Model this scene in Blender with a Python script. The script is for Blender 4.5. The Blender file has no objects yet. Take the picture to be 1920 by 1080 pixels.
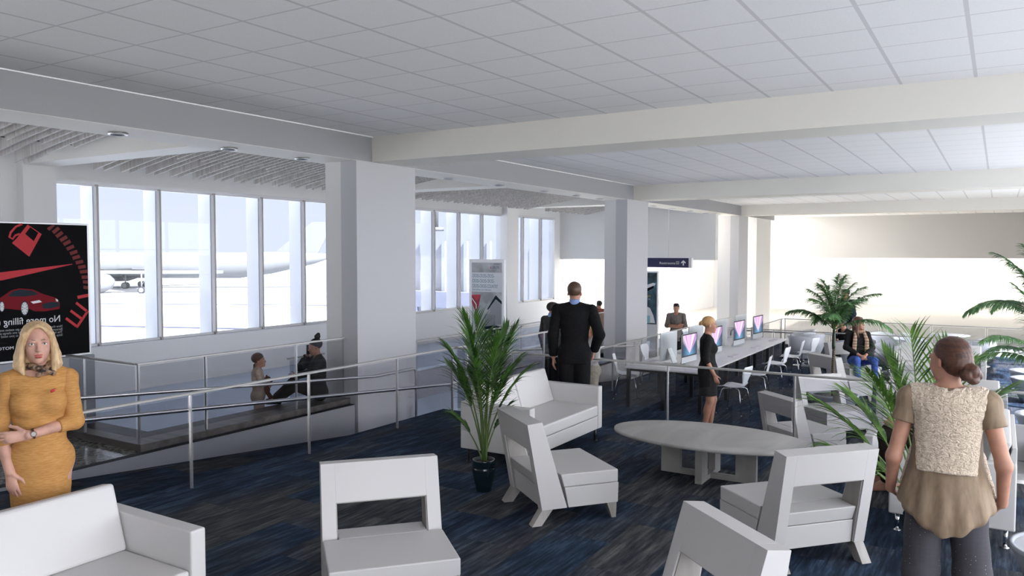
EXPOSURE = 0.15; SKY = .95; SUN = 28.0; EAST_FILL = 8.0
import bpy, bmesh, math, random
import numpy as np
from mathutils import Vector, Matrix, Euler
random.seed(7)
sc = bpy.context.scene
COL = sc.collection
PI = math.pi
LOW = -0.5            # level of the lower lounge

# ------------------------------------------------------------------ materials
def mat(name, color=(.8, .8, .8), rough=.5, metal=0., spec=.5, emit=None, estr=0., coat=0., sheen=0.):
    m = bpy.data.materials.new(name); m.use_nodes = True
    b = m.node_tree.nodes['Principled BSDF']
    b.inputs['Base Color'].default_value = (*color, 1)
    b.inputs['Roughness'].default_value = rough
    b.inputs['Metallic'].default_value = metal
    b.inputs['Specular IOR Level'].default_value = spec
    b.inputs['Coat Weight'].default_value = coat
    b.inputs['Sheen Weight'].default_value = sheen
    if emit:
        b.inputs['Emission Color'].default_value = (*emit, 1); b.inputs['Emission Strength'].default_value = estr
    return m
def N(m, t, **kw):
    n = m.node_tree.nodes.new(t)
    for k, v in kw.items():
        if k.startswith('i_'): n.inputs[k[2:].replace('_', ' ')].default_value = v
        else: setattr(n, k, v)
    return n
def L(m, a, ao, b, bi): m.node_tree.links.new(a.outputs[ao], b.inputs[bi])
def P(m): return m.node_tree.nodes['Principled BSDF']
def ramp(m, stops):
    r = N(m, 'ShaderNodeValToRGB'); e = r.color_ramp.elements
    while len(e) > 1: e.remove(e[-1])
    e[0].position = stops[0][0]; e[0].color = (*stops[0][1], 1)
    for p, c in stops[1:]:
        x = e.new(p); x.color = (*c, 1)
    return r
def coords(m, scale=(1, 1, 1), rot=(0, 0, 0), kind='Object'):
    tc = N(m, 'ShaderNodeTexCoord'); mp = N(m, 'ShaderNodeMapping')
    mp.inputs['Scale'].default_value = scale; mp.inputs['Rotation'].default_value = rot
    L(m, tc, kind, mp, 'Vector'); return mp
def bump(m, src, out, strength=.2, dist=.01):
    b = N(m, 'ShaderNodeBump'); b.inputs['Strength'].default_value = strength; b.inputs['Distance'].default_value = dist
    L(m, src, out, b, 'Height'); L(m, b, 'Normal', P(m), 'Normal'); return b
def noisy(m, c1, c2, scale=20, detail=4, vs=(1, 1, 1), lo=.35, hi=.65, bstr=0., bd=.004, rough=.5):
    mp = coords(m, vs); n = N(m, 'ShaderNodeTexNoise'); n.inputs['Scale'].default_value = scale
    n.inputs['Detail'].default_value = detail; n.inputs['Roughness'].default_value = rough
    L(m, mp, 'Vector', n, 'Vector'); r = ramp(m, [(lo, c1), (hi, c2)]); L(m, n, 'Fac', r, 'Fac')
    L(m, r, 'Color', P(m), 'Base Color')
    if bstr: bump(m, n, 'Fac', bstr, bd)
    return m

M = {}
M['column'] = mat('painted_grey', (.50, .50, .525), .62)
M['pale'] = mat('painted_pale', (.70, .69, .69), .6)
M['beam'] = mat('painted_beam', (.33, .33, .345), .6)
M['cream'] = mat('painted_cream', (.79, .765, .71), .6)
M['white'] = mat('painted_white', (.82, .81, .80), .6)
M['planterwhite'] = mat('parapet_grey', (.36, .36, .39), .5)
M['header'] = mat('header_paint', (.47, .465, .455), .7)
M['southblock'] = mat('south_block_dark', (.33, .33, .34), .8)  # kept dark so the added south wall bounces little light
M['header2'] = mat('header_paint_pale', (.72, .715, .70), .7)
M['hallwhite'] = mat('hall_white', (.85, .85, .855), .8)
M['upper'] = mat('upper_ceiling_white', (.86, .86, .86), .7)
M['bright'] = mat('white_render', (.95, .95, .96), .7)
M['metal'] = mat('brushed_steel', (.62, .62, .64), .32, 1.)
noisy(M['metal'], (.52, .52, .54), (.70, .70, .72), 160, 2)
M['railmetal'] = mat('satin_rail', (.50, .49, .48), .42, .75)
M['chrome'] = mat('chrome', (.8, .8, .82), .12, 1.)
M['black'] = mat('black_powder_coat', (.012, .012, .014), .35)
M['darktrim'] = mat('dark_trim_strip', (.01, .011, .015), .6)
M['alu'] = mat('window_aluminium', (.72, .72, .74), .4, .3)
M['mullion'] = mat('window_mullion', (.40, .38, .37), .45, .3)
M['upholstery'] = mat('white_upholstery', (.50, .48, .47), .45)
M['upholstery2'] = mat('white_leather', (.57, .55, .54), .4)
M['plastic'] = mat('white_shell', (.82, .83, .86), .3)
M['desk'] = mat('desk_laminate', (.62, .60, .62), .35)

def glassmat(name, tint=(.93, .95, .96), ior=1.45, gl=1.0, rough=0.0):
    m = bpy.data.materials.new(name); m.use_nodes = True; nt = m.node_tree; nt.nodes.clear()
    o = nt.nodes.new('ShaderNodeOutputMaterial'); t = nt.nodes.new('ShaderNodeBsdfTransparent'); g = nt.nodes.new('ShaderNodeBsdfGlossy')
    lw = nt.nodes.new('ShaderNodeLayerWeight'); lw.inputs[0].default_value = .5
    f0 = ((ior - 1) / (ior + 1)) ** 2
    pw = nt.nodes.new('ShaderNodeMath'); pw.operation = 'POWER'; pw.inputs[1].default_value = 5; nt.links.new(lw.outputs['Facing'], pw.inputs[0])
    f = nt.nodes.new('ShaderNodeMath'); f.operation = 'MULTIPLY_ADD'; f.inputs[1].default_value = 1 - f0; f.inputs[2].default_value = f0; nt.links.new(pw.outputs[0], f.inputs[0])
    x = nt.nodes.new('ShaderNodeMixShader'); t.inputs['Color'].default_value = (*tint, 1)
    g.inputs['Color'].default_value = (gl, gl, gl, 1); g.inputs['Roughness'].default_value = rough
    nt.links.new(f.outputs[0], x.inputs[0]); nt.links.new(t.outputs[0], x.inputs[1]); nt.links.new(g.outputs[0], x.inputs[2])
    nt.links.new(x.outputs[0], o.inputs['Surface']); return m
M['railglass'] = glassmat('guard_glass', (.73, .735, .76), 1.5, 1.0)
M['deckglass'] = glassmat('smoked_glass', (.62, .64, .68), 1.5, 1.0)
M['winglass'] = glassmat('window_glass', (.88, .92, .99), 1.3, .7)

# carpet : planks with long streaks running along Y
def carpet():
    m = mat('carpet_planks', (.03, .05, .1), .95, spec=.15)
    mp = coords(m, (1, 1, 1), (0, 0, PI / 2))
    br = N(m, 'ShaderNodeTexBrick'); br.offset = .5
    for k, v in (('Scale', 1.), ('Mortar Size', .0), ('Bias', 0.), ('Brick Width', 1.0), ('Row Height', .5)): br.inputs[k].default_value = v
    br.inputs['Color1'].default_value = (0, 0, 0, 1); br.inputs['Color2'].default_value = (1, 1, 1, 1); br.inputs['Mortar'].default_value = (.5, .5, .5, 1)
    L(m, mp, 'Vector', br, 'Vector')
    def streak(sx, sy, sc_, det, off):
        q = coords(m, (sx, sy, 1)); a = N(m, 'ShaderNodeVectorMath', operation='ADD')
        s = N(m, 'ShaderNodeVectorMath', operation='SCALE'); s.inputs['Scale'].default_value = off
        L(m, br, 'Color', s, 0); L(m, q, 'Vector', a, 0); L(m, s, 'Vector', a, 1)
        n = N(m, 'ShaderNodeTexNoise'); n.inputs['Scale'].default_value = sc_; n.inputs['Detail'].default_value = det; n.inputs['Roughness'].default_value = .65
        L(m, a, 'Vector', n, 'Vector'); return n
    n1 = streak(1, .07, 34, 5, 37.); n2 = streak(1, .22, 9, 4, 11.); n3 = streak(1, .06, 55, 3, 71.)
    blue = ramp(m, [(.28, (.004, .005, .009)), (.42, (.009, .015, .028)), (.52, (.019, .034, .062)), (.62, (.045, .072, .118)), (.78, (.17, .20, .25))])
    tan = ramp(m, [(.28, (.007, .009, .013)), (.42, (.026, .029, .036)), (.52, (.058, .058, .060)), (.64, (.13, .122, .112)), (.80, (.23, .215, .195))])
    mix = N(m, 'ShaderNodeMix', data_type='FLOAT'); mix.inputs[0].default_value = .42
    L(m, n1, 'Fac', mix, 2); L(m, n2, 'Fac', mix, 3)
    for r in (blue, tan): L(m, mix, 0, r, 'Fac')
    pick = N(m, 'ShaderNodeTexNoise'); pick.inputs['Scale'].default_value = 1.1; pick.inputs['Detail'].default_value = 2
    pv = N(m, 'ShaderNodeVectorMath', operation='ADD'); q0 = coords(m, (.5, .3, 1)); s0 = N(m, 'ShaderNodeVectorMath', operation='SCALE'); s0.inputs['Scale'].default_value = 3.7
    L(m, br, 'Color', s0, 0); L(m, q0, 'Vector', pv, 0); L(m, s0, 'Vector', pv, 1); L(m, pv, 'Vector', pick, 'Vector')
    pr_ = ramp(m, [(.47, (0, 0, 0)), (.60, (.85, .85, .85))]); L(m, pick, 'Fac', pr_, 'Fac')
    cm = N(m, 'ShaderNodeMix', data_type='RGBA'); L(m, pr_, 'Color', cm, 0); L(m, blue, 'Color', cm, 6); L(m, tan, 'Color', cm, 7)
    L(m, cm, 2, P(m), 'Base Color'); bump(m, n3, 'Fac', .25, .004); return m
M['carpet'] = carpet()

def tiles():   # suspended ceiling, 0.66 m grid
    m = mat('ceiling_tiles', (.8, .8, .8), .85, spec=.2)
    tc = N(m, 'ShaderNodeTexCoord'); sp = N(m, 'ShaderNodeSeparateXYZ'); L(m, tc, 'Object', sp, 0)
    outs = []
    for ax, ph, w in (('X', -4.21, .016), ('Y', 4.71, .009)):
        a = N(m, 'ShaderNodeMath', operation='SUBTRACT'); a.inputs[1].default_value = ph - w / 2 * 1.0 + .0; L(m, sp, ax, a, 0)
        b = N(m, 'ShaderNodeMath', operation='DIVIDE'); b.inputs[1].default_value = .66; L(m, a, 0, b, 0)
        c = N(m, 'ShaderNodeMath', operation='FRACT'); L(m, b, 0, c, 0)
        d = N(m, 'ShaderNodeMath', operation='LESS_THAN'); d.inputs[1].default_value = w * 2 / .66; L(m, c, 0, d, 0); outs.append(d)
    mx = N(m, 'ShaderNodeMath', operation='MAXIMUM'); L(m, outs[0], 0, mx, 0); L(m, outs[1], 0, mx, 1)
    n = N(m, 'ShaderNodeTexNoise'); n.inputs['Scale'].default_value = 60; L(m, tc, 'Object', n, 'Vector')
    r = ramp(m, [(.3, (.86, .855, .86)), (.7, (.90, .895, .90))]); L(m, n, 'Fac', r, 'Fac')
    cm = N(m, 'ShaderNodeMix', data_type='RGBA'); L(m, mx, 0, cm, 0); L(m, r, 'Color', cm, 6); cm.inputs[7].default_value = (.68, .67, .68, 1)
    L(m, cm, 2, P(m), 'Base Color'); return m
M['tiles'] = tiles()

def wood(name, c1, c2, scale=3., vs=(1, 1, 1), rough=.5):
    m = mat(name, c1, rough); mp = coords(m, vs)
    n = N(m, 'ShaderNodeTexNoise'); n.inputs['Scale'].default_value = scale; n.inputs['Detail'].default_value = 6; n.inputs['Distortion'].default_value = 1.2
    L(m, mp, 'Vector', n, 'Vector'); r = ramp(m, [(.32, c1), (.5, tuple((a + b) / 2 for a, b in zip(c1, c2))), (.66, c2)]); L(m, n, 'Fac', r, 'Fac')
    L(m, r, 'Color', P(m), 'Base Color'); bump(m, n, 'Fac', .08, .003); return m
M['legwood'] = wood('pale_ash_wood', (.23, .21, .19), (.37, .345, .32), 4., (1, 1, .25))
M['tablewood'] = wood('greyed_table_wood', (.29, .275, .26), (.41, .395, .375), 2.2, (1, .35, 1))
M['finwood'] = wood('weathered_fin_wood', (.44, .40, .365), (.64, .61, .58), 14., (1.4, .3, .03))
M['finedge'] = mat('fin_edge', (.62, .58, .54), .6)
M['deckwood'] = wood('grey_brown_deck', (.075, .066, .057), (.16, .143, .127), 6., (.15, .9, 1), .45)
M['terrazzo'] = mat('terrazzo', (.30, .29, .26), .12)
noisy(M['terrazzo'], (.07, .07, .062), (.32, .31, .27), 22, 8, (1, 1, 1), .36, .62)
M['bluefloor'] = mat('pale_blue_terrazzo', (.4, .5, .68), .28)
noisy(M['bluefloor'], (.50, .61, .80), (.72, .82, .96), 90, 3, (1, 1, 1), .35, .65)  # blue-grey terrazzo, with the sky's reflection put into the lighter blue
M['creamfloor'] = mat('cream_terrazzo', (.72, .68, .58), .4)
noisy(M['creamfloor'], (.70, .67, .60), (.86, .84, .78), 60, 3)

# ------------------------------------------------------------------ mesh builder
class MB:
    def __init__(s): s.v = []; s.f = []; s.m = []; s.sm = []
    def add(s, verts, faces, mi=0, smooth=False):
        o = len(s.v); s.v += [tuple(v) for v in verts]
        for f in faces: s.f.append([o + i for i in f]); s.m.append(mi); s.sm.append(smooth)
        return s
    def box(s, x0, x1, y0, y1, z0, z1, mi=0, T=None):
        v = [(x0, y0, z0), (x1, y0, z0), (x1, y1, z0), (x0, y1, z0), (x0, y0, z1), (x1, y0, z1), (x1, y1, z1), (x0, y1, z1)]
        if T is not None: v = [T @ Vector(p) for p in v]
        return s.add(v, [(0, 3, 2, 1), (4, 5, 6, 7), (0, 1, 5, 4), (1, 2, 6, 5), (2, 3, 7, 6), (3, 0, 4, 7)], mi)
    def hexa(s, bot, top, mi=0):
        return s.add(list(bot) + list(top), [(0, 3, 2, 1), (4, 5, 6, 7), (0, 1, 5, 4), (1, 2, 6, 5), (2, 3, 7, 6), (3, 0, 4, 7)], mi)
    def prism(s, poly, axis, a, b, mi=0, capmi=None):
        def P3(u, w, t): return {'x': (t, u, w), 'y': (u, t, w), 'z': (u, w, t)}[axis]
        n = len(poly); v = [P3(u, w, a) for u, w in poly] + [P3(u, w, b) for u, w in poly]
        s.add(v, [(i, (i + 1) % n, n + (i + 1) % n, n + i) for i in range(n)], mi)
        o = len(s.v) - 2 * n
        for f in ([o + i for i in range(n)][::-1], [o + n + i for i in range(n)]): s.f.append(f); s.m.append(mi if capmi is None else capmi); s.sm.append(False)
        return s
    def tube(s, pts, r, seg=10, mi=0, caps=True):
        pts = [Vector(p) for p in pts]; n = len(pts); rr = r if isinstance(r, (list, tuple)) else [r] * n
        rings = []; up = None
        for i, p in enumerate(pts):
            d = (pts[min(i + 1, n - 1)] - pts[max(i - 1, 0)]).normalized()
            if up is None: up = d.orthogonal().normalized()
            else:
                up = (up - d * up.dot(d)); up = up.normalized() if up.length > 1e-6 else d.orthogonal().normalized()
            w = d.cross(up); rings.append([p + (up * math.cos(2 * PI * k / seg) + w * math.sin(2 * PI * k / seg)) * rr[i] for k in range(seg)])
        v = [q for g in rings for q in g]; f = []
        for i in range(n - 1):
            for k in range(seg): f.append((i * seg + k, i * seg + (k + 1) % seg, (i + 1) * seg + (k + 1) % seg, (i + 1) * seg + k))
        s.add(v, f, mi, True)
        if caps:
            o = len(s.v) - len(v)
            s.f.append([o + k for k in range(seg)][::-1]); s.m.append(mi); s.sm.append(False)
            s.f.append([o + (n - 1) * seg + k for k in range(seg)]); s.m.append(mi); s.sm.append(False)
        return s
    def lathe(s, prof, c=(0, 0, 0), seg=24, mi=0, sx=1., sy=1.):
        v = []; f = []
        for r, z in prof:
            for k in range(seg): v.append((c[0] + sx * r * math.cos(2 * PI * k / seg), c[1] + sy * r * math.sin(2 * PI * k / seg), c[2] + z))
        for i in range(len(prof) - 1):
            for k in range(seg): f.append((i * seg + k, i * seg + (k + 1) % seg, (i + 1) * seg + (k + 1) % seg, (i + 1) * seg + k))
        s.add(v, f, mi, True)
        o = len(s.v) - len(v)
        for i, fl in ((0, True), (len(prof) - 1, False)):
            if prof[i][0] > 1e-5:
                q = [o + i * seg + k for k in range(seg)]; s.f.append(q[::-1] if fl else q); s.m.append(mi); s.sm.append(False)
        return s
    def build(s, name, mats, parent=None, bevel=0., seg=2, loc=None, **props):
        me = bpy.data.meshes.new(name); me.from_pydata(s.v, [], s.f)
        if not isinstance(mats, (list, tuple)): mats = [mats]
        for m in mats: me.materials.append(M[m] if isinstance(m, str) else m)
        me.polygons.foreach_set('material_index', s.m); me.polygons.foreach_set('use_smooth', s.sm)
        me.update(); o = bpy.data.objects.new(name, me); COL.objects.link(o)
        if parent: o.parent = parent
        if loc: o.location = loc
        if bevel:
            b = o.modifiers.new('bevel', 'BEVEL'); b.width = bevel; b.segments = seg; b.limit_method = 'ANGLE'; b.angle_limit = math.radians(40)
        for k, v in props.items(): o[k] = v
        return o

def thing(name, label, cat, loc=(0, 0, 0), rz=0., group=None):
    o = bpy.data.objects.new(name, None); COL.objects.link(o); o.location = loc; o.rotation_euler = (0, 0, rz)
    o.empty_display_size = .1; o['label'] = label; o['category'] = cat
    if group: o['group'] = group
    return o
def tag(o, label, cat, group=None):
    o['label'] = label; o['category'] = cat
    if group: o['group'] = group
    return o
def struct(o): o['kind'] = 'structure'; return o
def sbox(name, m, *b, bevel=0.): return struct(MB().box(*b).build(name, m, bevel=bevel))
def copy_tree(o, parent=None):
    c = o.copy(); COL.objects.link(c)
    if parent: c.parent = parent
    for ch in list(o.children): copy_tree(ch, c)
    return c
def dup(src, label, loc, rz, group=None):
    c = copy_tree(src); c.location = loc; c.rotation_euler = (0, 0, rz); c['label'] = label
    if group: c['group'] = group
    return c
class Pool:      # first use moves the prototype itself, later uses copy it
    def __init__(s, proto): s.p = proto; s.used = False
    def put(s, label, loc, rz=0., group=None):
        if not s.used: s.used = True; o = s.p
        else: o = copy_tree(s.p)
        o.location = loc; o.rotation_euler = (0, 0, rz); o['label'] = label
        if group: o['group'] = group
        return o
# ------------------------------------------------------------------ camera
cam = bpy.data.cameras.new('camera'); co = bpy.data.objects.new('camera', cam); COL.objects.link(co)
cam.sensor_width = 36.; cam.lens = 1484.5 / 1920 * 36; cam.clip_end = 2000; cam.clip_start = .05
yaw, pit, rol = (math.radians(a) for a in (31.606, -2.58, .083))
F = Vector((-math.sin(yaw) * math.cos(pit), math.cos(yaw) * math.cos(pit), math.sin(pit)))
R_ = Vector((math.cos(yaw), math.sin(yaw), 0)); U_ = R_.cross(F)
R2 = R_ * math.cos(rol) + U_ * math.sin(rol); U2 = -R_ * math.sin(rol) + U_ * math.cos(rol)
co.matrix_world = Matrix(((R2.x, U2.x, -F.x, 0), (R2.y, U2.y, -F.y, 0), (R2.z, U2.z, -F.z, 2.23), (0, 0, 0, 1)))
sc.camera = co
sc.view_settings.view_transform = 'Standard'; sc.view_settings.look = 'None'; sc.view_settings.gamma = 1.; sc.view_settings.exposure = EXPOSURE

# ------------------------------------------------------------------ sky and sun
w = bpy.data.worlds.new('sky'); sc.world = w; w.use_nodes = True; nt = w.node_tree; bg = nt.nodes['Background']
tc = nt.nodes.new('ShaderNodeTexCoord'); sp = nt.nodes.new('ShaderNodeSeparateXYZ'); rp = nt.nodes.new('ShaderNodeValToRGB')
nt.links.new(tc.outputs['Generated'], sp.inputs[0]); nt.links.new(sp.outputs['Z'], rp.inputs[0]); 
cx = nt.nodes.new('ShaderNodeMapRange'); nt.links.new(sp.outputs['X'], cx.inputs[0]); cx.inputs[1].default_value = -.1; cx.inputs[2].default_value = .5
mx = nt.nodes.new('ShaderNodeMix'); mx.data_type = 'RGBA'; nt.links.new(cx.outputs[0], mx.inputs[0]); nt.links.new(rp.outputs[0], mx.inputs[6]); mx.inputs[7].default_value = (1., .955, .895, 1)
nt.links.new(mx.outputs[2], bg.inputs[0])
ea = nt.nodes.new('ShaderNodeMapRange'); nt.links.new(sp.outputs['X'], ea.inputs[0])      # sky boosted towards the east as added fill light for the interior
for k, v in ((1, -.1), (2, .8), (3, SKY), (4, SKY * EAST_FILL)): ea.inputs[k].default_value = v
nt.links.new(ea.outputs[0], bg.inputs[1])
rp.color_ramp.elements[0].position = 0.; rp.color_ramp.elements[0].color = (.965, .975, 1., 1)
rp.color_ramp.elements[1].position = .5; rp.color_ramp.elements[1].color = (.96, .97, 1., 1)
sl = bpy.data.lights.new('sun', 'SUN'); sl.energy = SUN; sl.angle = math.radians(1.0); sl.color = (1., .97, .93)
so = bpy.data.objects.new('sun', sl); COL.objects.link(so)
so.rotation_euler = Vector((-.66, .20, -.72)).to_track_quat('-Z', 'Y').to_euler()

# ------------------------------------------------------------------ floors
YE = 24.4; XR = 3.5; YB = -6.
struct(MB().box(-14.5, XR + .2, YB - .2, YB, -1., 4.9).build('wall_south_block', 'southblock'))  # unseen wall added behind the camera to cut light from the south
m = MB().box(-6.7, XR, YB, 9.03, -.3, 0); struct(m.build('floor', ['carpet']))
struct(MB().box(-6.7, XR, 9.03, YE, LOW - .3, LOW).build('floor.001', 'carpet'))
# ramp from the upper level down beside the guard rail (1:12), and the second one beyond the landing
struct(MB().hexa([(-8.1, YB, -.3), (-6.7, YB, -.3), (-6.7, 3., -.3), (-8.1, 3., -.3)], [(-8.1, YB, 0), (-6.7, YB, 0), (-6.7, 3., 0), (-8.1, 3., 0)])
       .hexa([(-8.1, 3, -.8), (-6.7, 3, -.8), (-6.7, 9., -.8), (-8.1, 9., -.8)], [(-8.1, 3, 0), (-6.7, 3, 0), (-6.7, 9., LOW), (-8.1, 9., LOW)])
       .box(-8.1, -6.7, 9., 9.95, -.8, LOW).build('floor.002', 'carpet'))
struct(MB().box(-9.15, -6.7, 9.95, 12.7, -.8, LOW).box(-9.15, -8.2, 12.7, 18.7, -1.2, LOW).build('floor.003', 'bluefloor'))
struct(MB().hexa([(-8.1, 12.7, -1.3), (-6.7, 12.7, -1.3), (-6.7, 18.7, -1.3), (-8.1, 18.7, -1.3)], [(-8.1, 12.7, LOW), (-6.7, 12.7, LOW), (-6.7, 18.7, -1.), (-8.1, 18.7, -1.)])
       .build('floor.004', 'carpet'))
struct(MB().box(-14.5, -9.15, -2, 27.1, -.8, LOW).box(-9.15, -8.4, 5.8, 9.95, -.8, LOW).build('floor.005', 'bluefloor'))
struct(MB().box(-14.5, -6.7, 18.7, 50, -1.3, -1.).build('floor.006', 'creamfloor'))
struct(MB().box(-6.7, 12, YE, 50, -.9, LOW).build('floor.007', 'creamfloor'))
struct(MB().box(-12.6, -8.2, -2., 5.35, -.4, -.03).build('floor.008', 'terrazzo'))
# parapets beside the ramps, with the dark trim strip on top
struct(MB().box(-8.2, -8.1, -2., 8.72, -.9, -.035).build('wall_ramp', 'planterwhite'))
struct(MB().box(-8.20, -8.101, -2., 8.72, -.035, -.030).build('trim_1', 'darktrim'))
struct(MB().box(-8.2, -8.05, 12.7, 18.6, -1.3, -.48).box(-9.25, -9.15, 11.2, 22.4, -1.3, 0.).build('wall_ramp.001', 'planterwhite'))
struct(MB().box(-8.2, -8.05, 12.7, 18.6, -.48, -.475).build('trim_2', 'darktrim'))
# timber deck along the edge of the terrazzo landing
dk = MB().box(-8.76, -8.205, 5.34, 8.78, -.075, .05).box(-12., -8.76, 5.34, 5.8, -.075, .05).box(-8.7, -8.24, 5.4, 8.74, LOW, -.075).box(-12., -8.7, 5.4, 5.74, LOW, -.075)
tag(dk.build('timber_deck', 'deckwood', bevel=.006), 'L-shaped grey-brown timber deck bench running along the ramp parapet', 'bench')

# ------------------------------------------------------------------ window wall of the concourse
XW = -14.5; ZS = .44; ZH = 3.51
wins = [(0.2, 6.95), (7.75, 15.1), (15.8, 22.93), (23.63, 26.66)]
wl = MB()
wl.box(XW - .25, XW, -2, 27.1, -1.3, ZS).box(XW - .25, XW, -2, 27.1, ZH, 4.9)
for a, b in ((-2, .2), (6.95, 7.75), (15.1, 15.8), (22.93, 23.63), (26.66, 27.1)): wl.box(XW - .25, XW, a, b, ZS, ZH)
for a, b in ((7.22, 7.78), (15.05, 15.8), (22.9, 23.63)): wl.box(XW, XW + .22, a, b, LOW, 4.6)
struct(wl.build('wall_west', 'white'))
for i, (a, b) in enumerate(wins):
    wo = MB()
    wo.box(XW - .12, XW - .04, a, b, ZS, ZS + .05).box(XW - .12, XW - .04, a, b, ZH - .05, ZH).box(XW - .02, XW + .03, a, b, ZH - .02, ZH + .03)
    ys = []; y = {0: .2 + 1.35, 1: 8.66, 2: 16.52, 3: 24.36}[i]
    while y < b - .1: ys.append(y); y += 1.307
    o = struct(wo.build('window_%d' % (i + 1), 'alu'))
    mu = MB(); fi = MB()
    for y in ys:
        mu.box(XW - .10, XW + .0, y - .022, y + .022, ZS, ZH)
        fi.box(XW - .52, XW - .12, y - .03, y + .03, ZS - .3, ZH + .3)
    mu.build('mullion', 'mullion', o); fi.build('outer_fin', 'bright', o)
    MB().box(XW - .085, XW - .075, a, b, ZS + .05, ZH - .05).build('pane', 'winglass', o)
    MB().box(XW - .25, XW + .04, a, b, ZS - .025, ZS).build('sill', 'alu', o)

# ------------------------------------------------------------------ ceiling, beams and columns
ZB = 3.578; ZC = 3.953
struct(MB().box(-8.05, XR + .4, YB, 40., ZC, ZC + .3).build('ceiling', 'tiles'))
struct(MB().box(-15, -8.05, -2, 27.1, 4.62, 4.9).build('ceiling.001', 'upper'))
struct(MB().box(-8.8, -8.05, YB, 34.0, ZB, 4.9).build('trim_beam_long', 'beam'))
struct(MB().box(-8.8, -8.051, YB, 34.0, ZB - .006, ZB - .001).build('trim_soffit', 'cream'))
struct(MB().box(-8.05, -8.02, YB, 40.0, ZC - .012, ZC).build('trim_beam_glint', 'bright'))  # bright white strip stands in for the glint along the beam top
for i, y in enumerate((-.9, 9.07, 19.04, 29.0)):
    struct(MB().box(-8.05, XR + .4, y, y + .74, ZB, ZC + .02).build('trim_beam_%d' % (i + 1), 'cream'))
for i, (y0, y1) in enumerate(((8.73, 10.1), (18.64, 20.03), (28.73, 29.94))):
    z0 = -1.; xb = -8.82 if i == 2 else -8.68
    struct(MB().box(-8.36, -8.05, y0, y1, z0, ZB).build('wall_column_%d' % (i + 1), 'column'))
    struct(MB().box(xb, -8.36, y0 + .004, y1, z0, ZB).build('wall_column_%d_back' % (i + 1), 'pale'))
struct(MB().box(-8.6, -8.05, 31.2, 33.4, -1., ZB).build('wall_column_4', 'pale'))
# bulkheads between the bays of slats
for i, (a, b) in enumerate(((7.25, 7.78), (15.1, 15.8), (22.93, 23.63))):
    struct(MB().box(XW, -8.8, a, b, 3.735, 4.62).build('trim_bulkhead_%d' % (i + 1), 'cream'))

# header and bright hall beyond (open to the sky)
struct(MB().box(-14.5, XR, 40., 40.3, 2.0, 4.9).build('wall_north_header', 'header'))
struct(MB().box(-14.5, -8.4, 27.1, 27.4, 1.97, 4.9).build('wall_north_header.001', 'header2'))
struct(MB().box(-15, 13, 46.5, 46.8, -1.2, 7.).box(-5.9, -2.6, 45.6, 46.5, -.5, 6.).build('wall_north', 'hallwhite'))
struct(MB().box(-14.8, -14.5, 27.4, 46.5, -1.2, 7.).build('wall_north_west', 'bright'))
struct(MB().box(-15, 13, 37.5, 46.8, 7., 7.2).build('ceiling_hall_sunblock', 'bright'))  # unseen roof, placed to keep direct sun off the header
# east side: tall glazing out of sight that lets the sun in
ew = MB().box(XR, XR + .2, YB, 40, 3.6, 4.3).box(XR, XR + .2, YB, 40, -.9, -.35)
for k in range(20): ew.box(XR + .02, XR + .14, YB + 2.4 * k - .05, YB + 2.4 * k + .05, -.35, 3.6)
ew.box(XR + .02, XR + .12, YB, 40, 1.1, 1.16).box(XR + .02, XR + .12, YB, 40, 2.3, 2.36)
struct(ew.build('wall_east', 'alu'))
struct(MB().box(XR + .07, XR + .08, YB, 40, -.35, 3.6).build('window_5', 'winglass'))
struct(MB().box(XR, XR + .2, 40.3, 46.5, 3.0, 7.).build('wall_hall_skyblock', 'white'))  # unseen, added to hold the bright eastern sky out of the hall
struct(MB().box(XR - .06, XR - .01, 25.5, 40, -.9, 3.6).build('wall_hall_sunblock', 'white'))  # unseen opaque panel added to stop sun reaching the hall floor
# apron outside
M['apron'] = mat('concrete_apron', (.42, .425, .44), .9); M['eastbounce'] = mat('warm_bounce_ground', (.47, .445, .395), .9)
struct(MB().add([(-700, -400, -4.6), (-14.8, -400, -4.6), (-14.8, 700, -4.6), (-700, 700, -4.6)], [(0, 1, 2, 3)]).build('ground_apron', 'apron'))
struct(MB().box(-14.9, -14.75, -60, 27.1, -4.6, -1.).build('wall_west_base', 'white'))
struct(MB().add([(4.6, -400, -.7), (500, -400, -.7), (500, 500, -.7), (4.6, 500, -.7)], [(0, 1, 2, 3)]).build('ground_east_bounce', 'eastbounce'))  # unseen reflector ground, raised and warm coloured to bounce light onto the ceiling
# ------------------------------------------------------------------ guard rails
def rail(label, p0, p1, ztop, zbase, posts, group=None, glass='railglass', z2=None, r=.022):
    """straight guard rail from p0 to p1 (x, y); posts = distances along it"""
    a = Vector((*p0, 0)); b = Vector((*p1, 0)); d = b - a; Ln = d.length
    t = thing('guard_rail', label, 'railing', (p0[0], p0[1], zbase), math.atan2(d.y, d.x), group)
    h = ztop - zbase; s = MB().box(0, Ln, -.028, .028, h - .022, h); s.build('top_rail', 'railmetal', t, bevel=.004)
    ps = sorted(posts)
    for q in ps: MB().box(q - .008, q + .008, -.014, .014, 0, h - .022).build('post', 'metal', t)
    ed = [0.] + [q for q in ps if .05 < q < Ln - .05] + [Ln]
    for e0, e1 in zip(ed, ed[1:]):
        if e1 - e0 > .1:
            MB().add([(e0 + .03, 0, .06), (e1 - .03, 0, .06), (e1 - .03, 0, h - .04), (e0 + .03, 0, h - .04)], [(0, 1, 2, 3)]).build('glass_panel', glass, t)
    return t
rail('long glass guard rail along the lounge edge beside the carpeted ramp', (-6.45, -1.3), (-6.45, 8.95), .91, 0, [6.01 + 1.5 * k for k in range(-3, 3)] + [10.2])
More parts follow.
